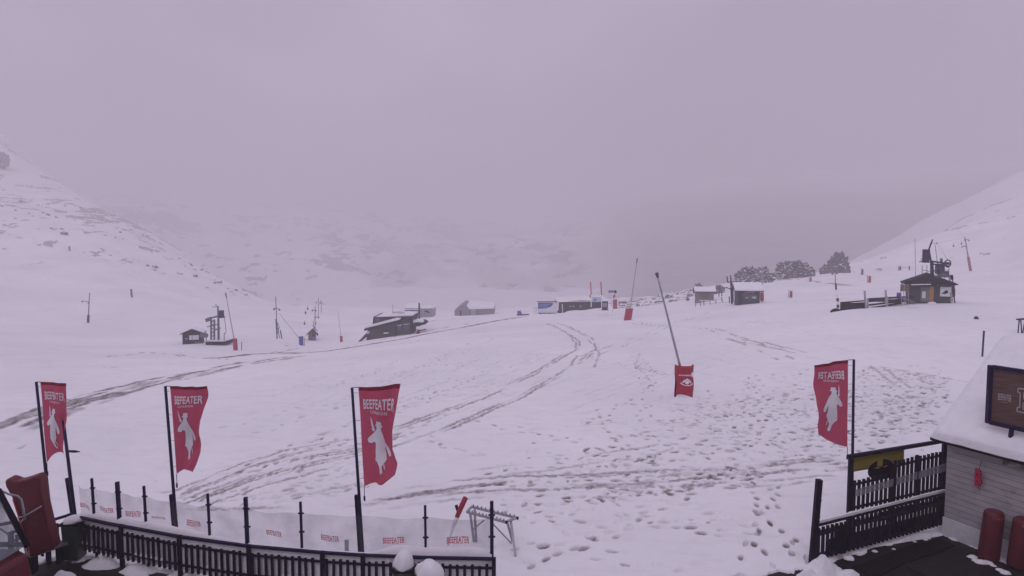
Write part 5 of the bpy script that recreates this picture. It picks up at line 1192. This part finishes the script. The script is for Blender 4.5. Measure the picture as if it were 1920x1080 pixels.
for x in (1682,1685,1701): MB().bar(GY(x,160), GY(x,160) + Vector((0,0,1.1)), .22, .2).build('post', M['pole'], root)
MB().bar(GY(1684,160) + Vector((0,0,.7)), GY(1701,160) + Vector((0,0,.8)), .08, .08).build('bar', M['greymetal'], root)
g = GY(1289.5,140); root = thing('round_sign', 'dark round sign on a short post left of the plain grey hut', 'sign', g); MB().tube([g, g + Vector((0,0,1.0))], .05, 6).build('post', M['steel'], root); c = P(1289.5,561,140); MB().tube([c + Vector((0,-.06,0)), c + Vector((0,.06,0))], .42, 16).build('disc', M['greymetal'], root)
g = GY(249,165); one(MB().tube([g, g + Vector((-.1,0,1.1)), g + Vector((-.15,0,2.3))], [.25,.26,.22], 8), 'padded_stump', M['greymetal'], 'dark padded stump low on the left slope', 'padded post')
g = GY(136,215); one(MB().tube([g, g + Vector((0,0,1.6))], .28, 8), 'padded_stump', M['greymetal'], 'small dark stump higher on the left slope', 'padded post')

# ------------------------------------------------------------------ rocks
def rock_material():
    m = material('snow_dusted_rock', (.105,.095,.11), .9, .4, .9, .8, c2=(.04,.036,.042)); t = m.node_tree; b = t.nodes['Principled BSDF']; L = t.links.new
    ge = t.nodes.new('ShaderNodeNewGeometry'); sp = t.nodes.new('ShaderNodeSeparateXYZ'); nz = t.nodes.new('ShaderNodeTexNoise'); nz.inputs['Scale'].default_value = 1.1; nz.inputs['Detail'].default_value = 7
    tc = t.nodes.new('ShaderNodeTexCoord'); ad = t.nodes.new('ShaderNodeMath'); ad.operation = 'ADD'; mr_ = t.nodes.new('ShaderNodeMapRange'); mr_.inputs['From Min'].default_value = .92; mr_.inputs['From Max'].default_value = 1.05
    mx_ = t.nodes.new('ShaderNodeMix'); mx_.data_type = 'RGBA'; src = b.inputs['Base Color'].links[0].from_socket
    L(ge.outputs['Normal'], sp.inputs[0]); L(tc.outputs['Object'], nz.inputs['Vector']); L(sp.outputs['Z'], ad.inputs[0]); L(nz.outputs['Fac'], ad.inputs[1]); L(ad.outputs[0], mr_.inputs['Value'])
    L(mr_.outputs[0], mx_.inputs[0]); L(src, mx_.inputs[6]); mx_.inputs[7].default_value = (.78,.78,.80,1); L(mx_.outputs[2], b.inputs['Base Color'])
    return m
M['snowrock'] = rock_material()
def boulder(label, px, py, Y, wpx, hpx, seed, peak=0.0, depth=.8, cat='rock outcrop', name='rock_outcrop', group='rock outcrops along the right skyline'):
    g = GY(px, Y); s = S(Y); w, h = wpx * s / 2, hpx * s
    def f(u, v, g=g, w=w, h=h, seed=seed):
        a = 2 * math.pi * u; t = v * math.pi / 2
        d = Vector((math.cos(a) * math.cos(t), math.sin(a) * math.cos(t), math.sin(t)))
        n1 = float(fbm(np.array([d.x*1.6 + seed*7 + d.z]), np.array([d.y*1.6 + d.z*1.9]), 3, seed)[0]); n2 = float(fbm(np.array([d.x*5 + seed + d.z*2]), np.array([d.y*5 + d.z*5]), 3, seed+3)[0])
        n3 = float(fbm(np.array([d.x*13 + seed]), np.array([d.y*13 + d.z*12]), 2, seed+5)[0]); q = .50 + .92 * n1 + .80 * (n2 - .5) + .45 * (n3 - .5)
        q = math.floor(q * 9 + n2) / 9 * .45 + q * .55
        return g + Vector((d.x * w * q * 1.05 + peak * w * d.z, d.y * w * q * depth, max(-.4, (d.z ** .75) * h * (.45 + .62 * q) - .3)))
    mb = MB().grid(f, 72, 30); q_ = random.Random(seed)
    if wpx > 30:
        for k in range(6):
            o = q_.uniform(-1, 1); z_ = q_.uniform(.22, .5); g2 = g + Vector((o * w * .95, q_.uniform(-.6, .1) * w * .7, 0)); g2.z = hz(g2.x, g2.y)
            mb.grid(lambda u, v: f(u, v, g2, w * z_ * 1.1, h * z_ * q_.choice((1.0, 1.0)) * (1.9 - abs(o)), seed + 31 + k), 36, 16)
    return one(mb, name, M['snowrock'], label, cat, group, loc=g)
boulder('broad domed rock outcrop behind the snow laden hut', 1412, 528, 170, 66, 27, 3)
boulder('jagged low rock outcrop on the skyline between the dome and the tower', 1486, 525, 176, 60, 30, 8, .1)
boulder('tall rounded rock tower at the foot of the right ridge', 1566, 512, 182, 40, 36, 12)
boulder('small rock just left of the tall rounded rock tower', 1543, 515, 186, 15, 18, 15)
boulder('small craggy rock between the jagged outcrop and the tower', 1513, 508, 205, 20, 19, 19)
boulder('low snowy rock left of the lift mast by the huts', 1347, 540, 150, 22, 15, 23); boulder('low rock peeping over the roof of the plain grey hut', 1310, 545, 170, 22, 16, 27); boulder('snowy rock at the right foot of the domed outcrop', 1436, 530, 160, 24, 14, 29)
boulder('dark crag high on the steep slope, above every lift pylon there', 8, 314, 430, 34, 24, 41, .2, group=None)
# scattered stones and dwarf shrubs on the far shoulder
sc = MB(); q = random.Random(5)
for i in range(130):
    px = q.uniform(1150, 1310); Y = q.uniform(150, 215); g = GY(px, Y); s = q.uniform(.25, .9) * (1.5 if q.random() < .15 else 1)
    sc.mound(g + Vector((0,0,-.15)), s * q.uniform(.8,2.0), s, s * q.uniform(.6,1.5), i, 9, .5)
tag(sc.build('scattered_stones', M['snowrock'], None), 'dark stones and low scrub scattered on the far shoulder', 'stones', kind='stuff')
sc = MB()
for i in range(150):
    t = q.random(); px = q.uniform(0, 470); Y = q.uniform(215, 340); g = GY(px, Y)
    if g.x > -60: continue
    s = q.uniform(.2, .9) * (1.6 if q.random() < .12 else 1); sc.mound(g + Vector((0,0,-.2)), s * q.uniform(.8,1.6), s, s * q.uniform(.6,1.6), i + 500, 9, .5)
tag(sc.build('slope_stones', M['snowrock'], None), 'stones poking through the snow on the left slope', 'stones', kind='stuff')
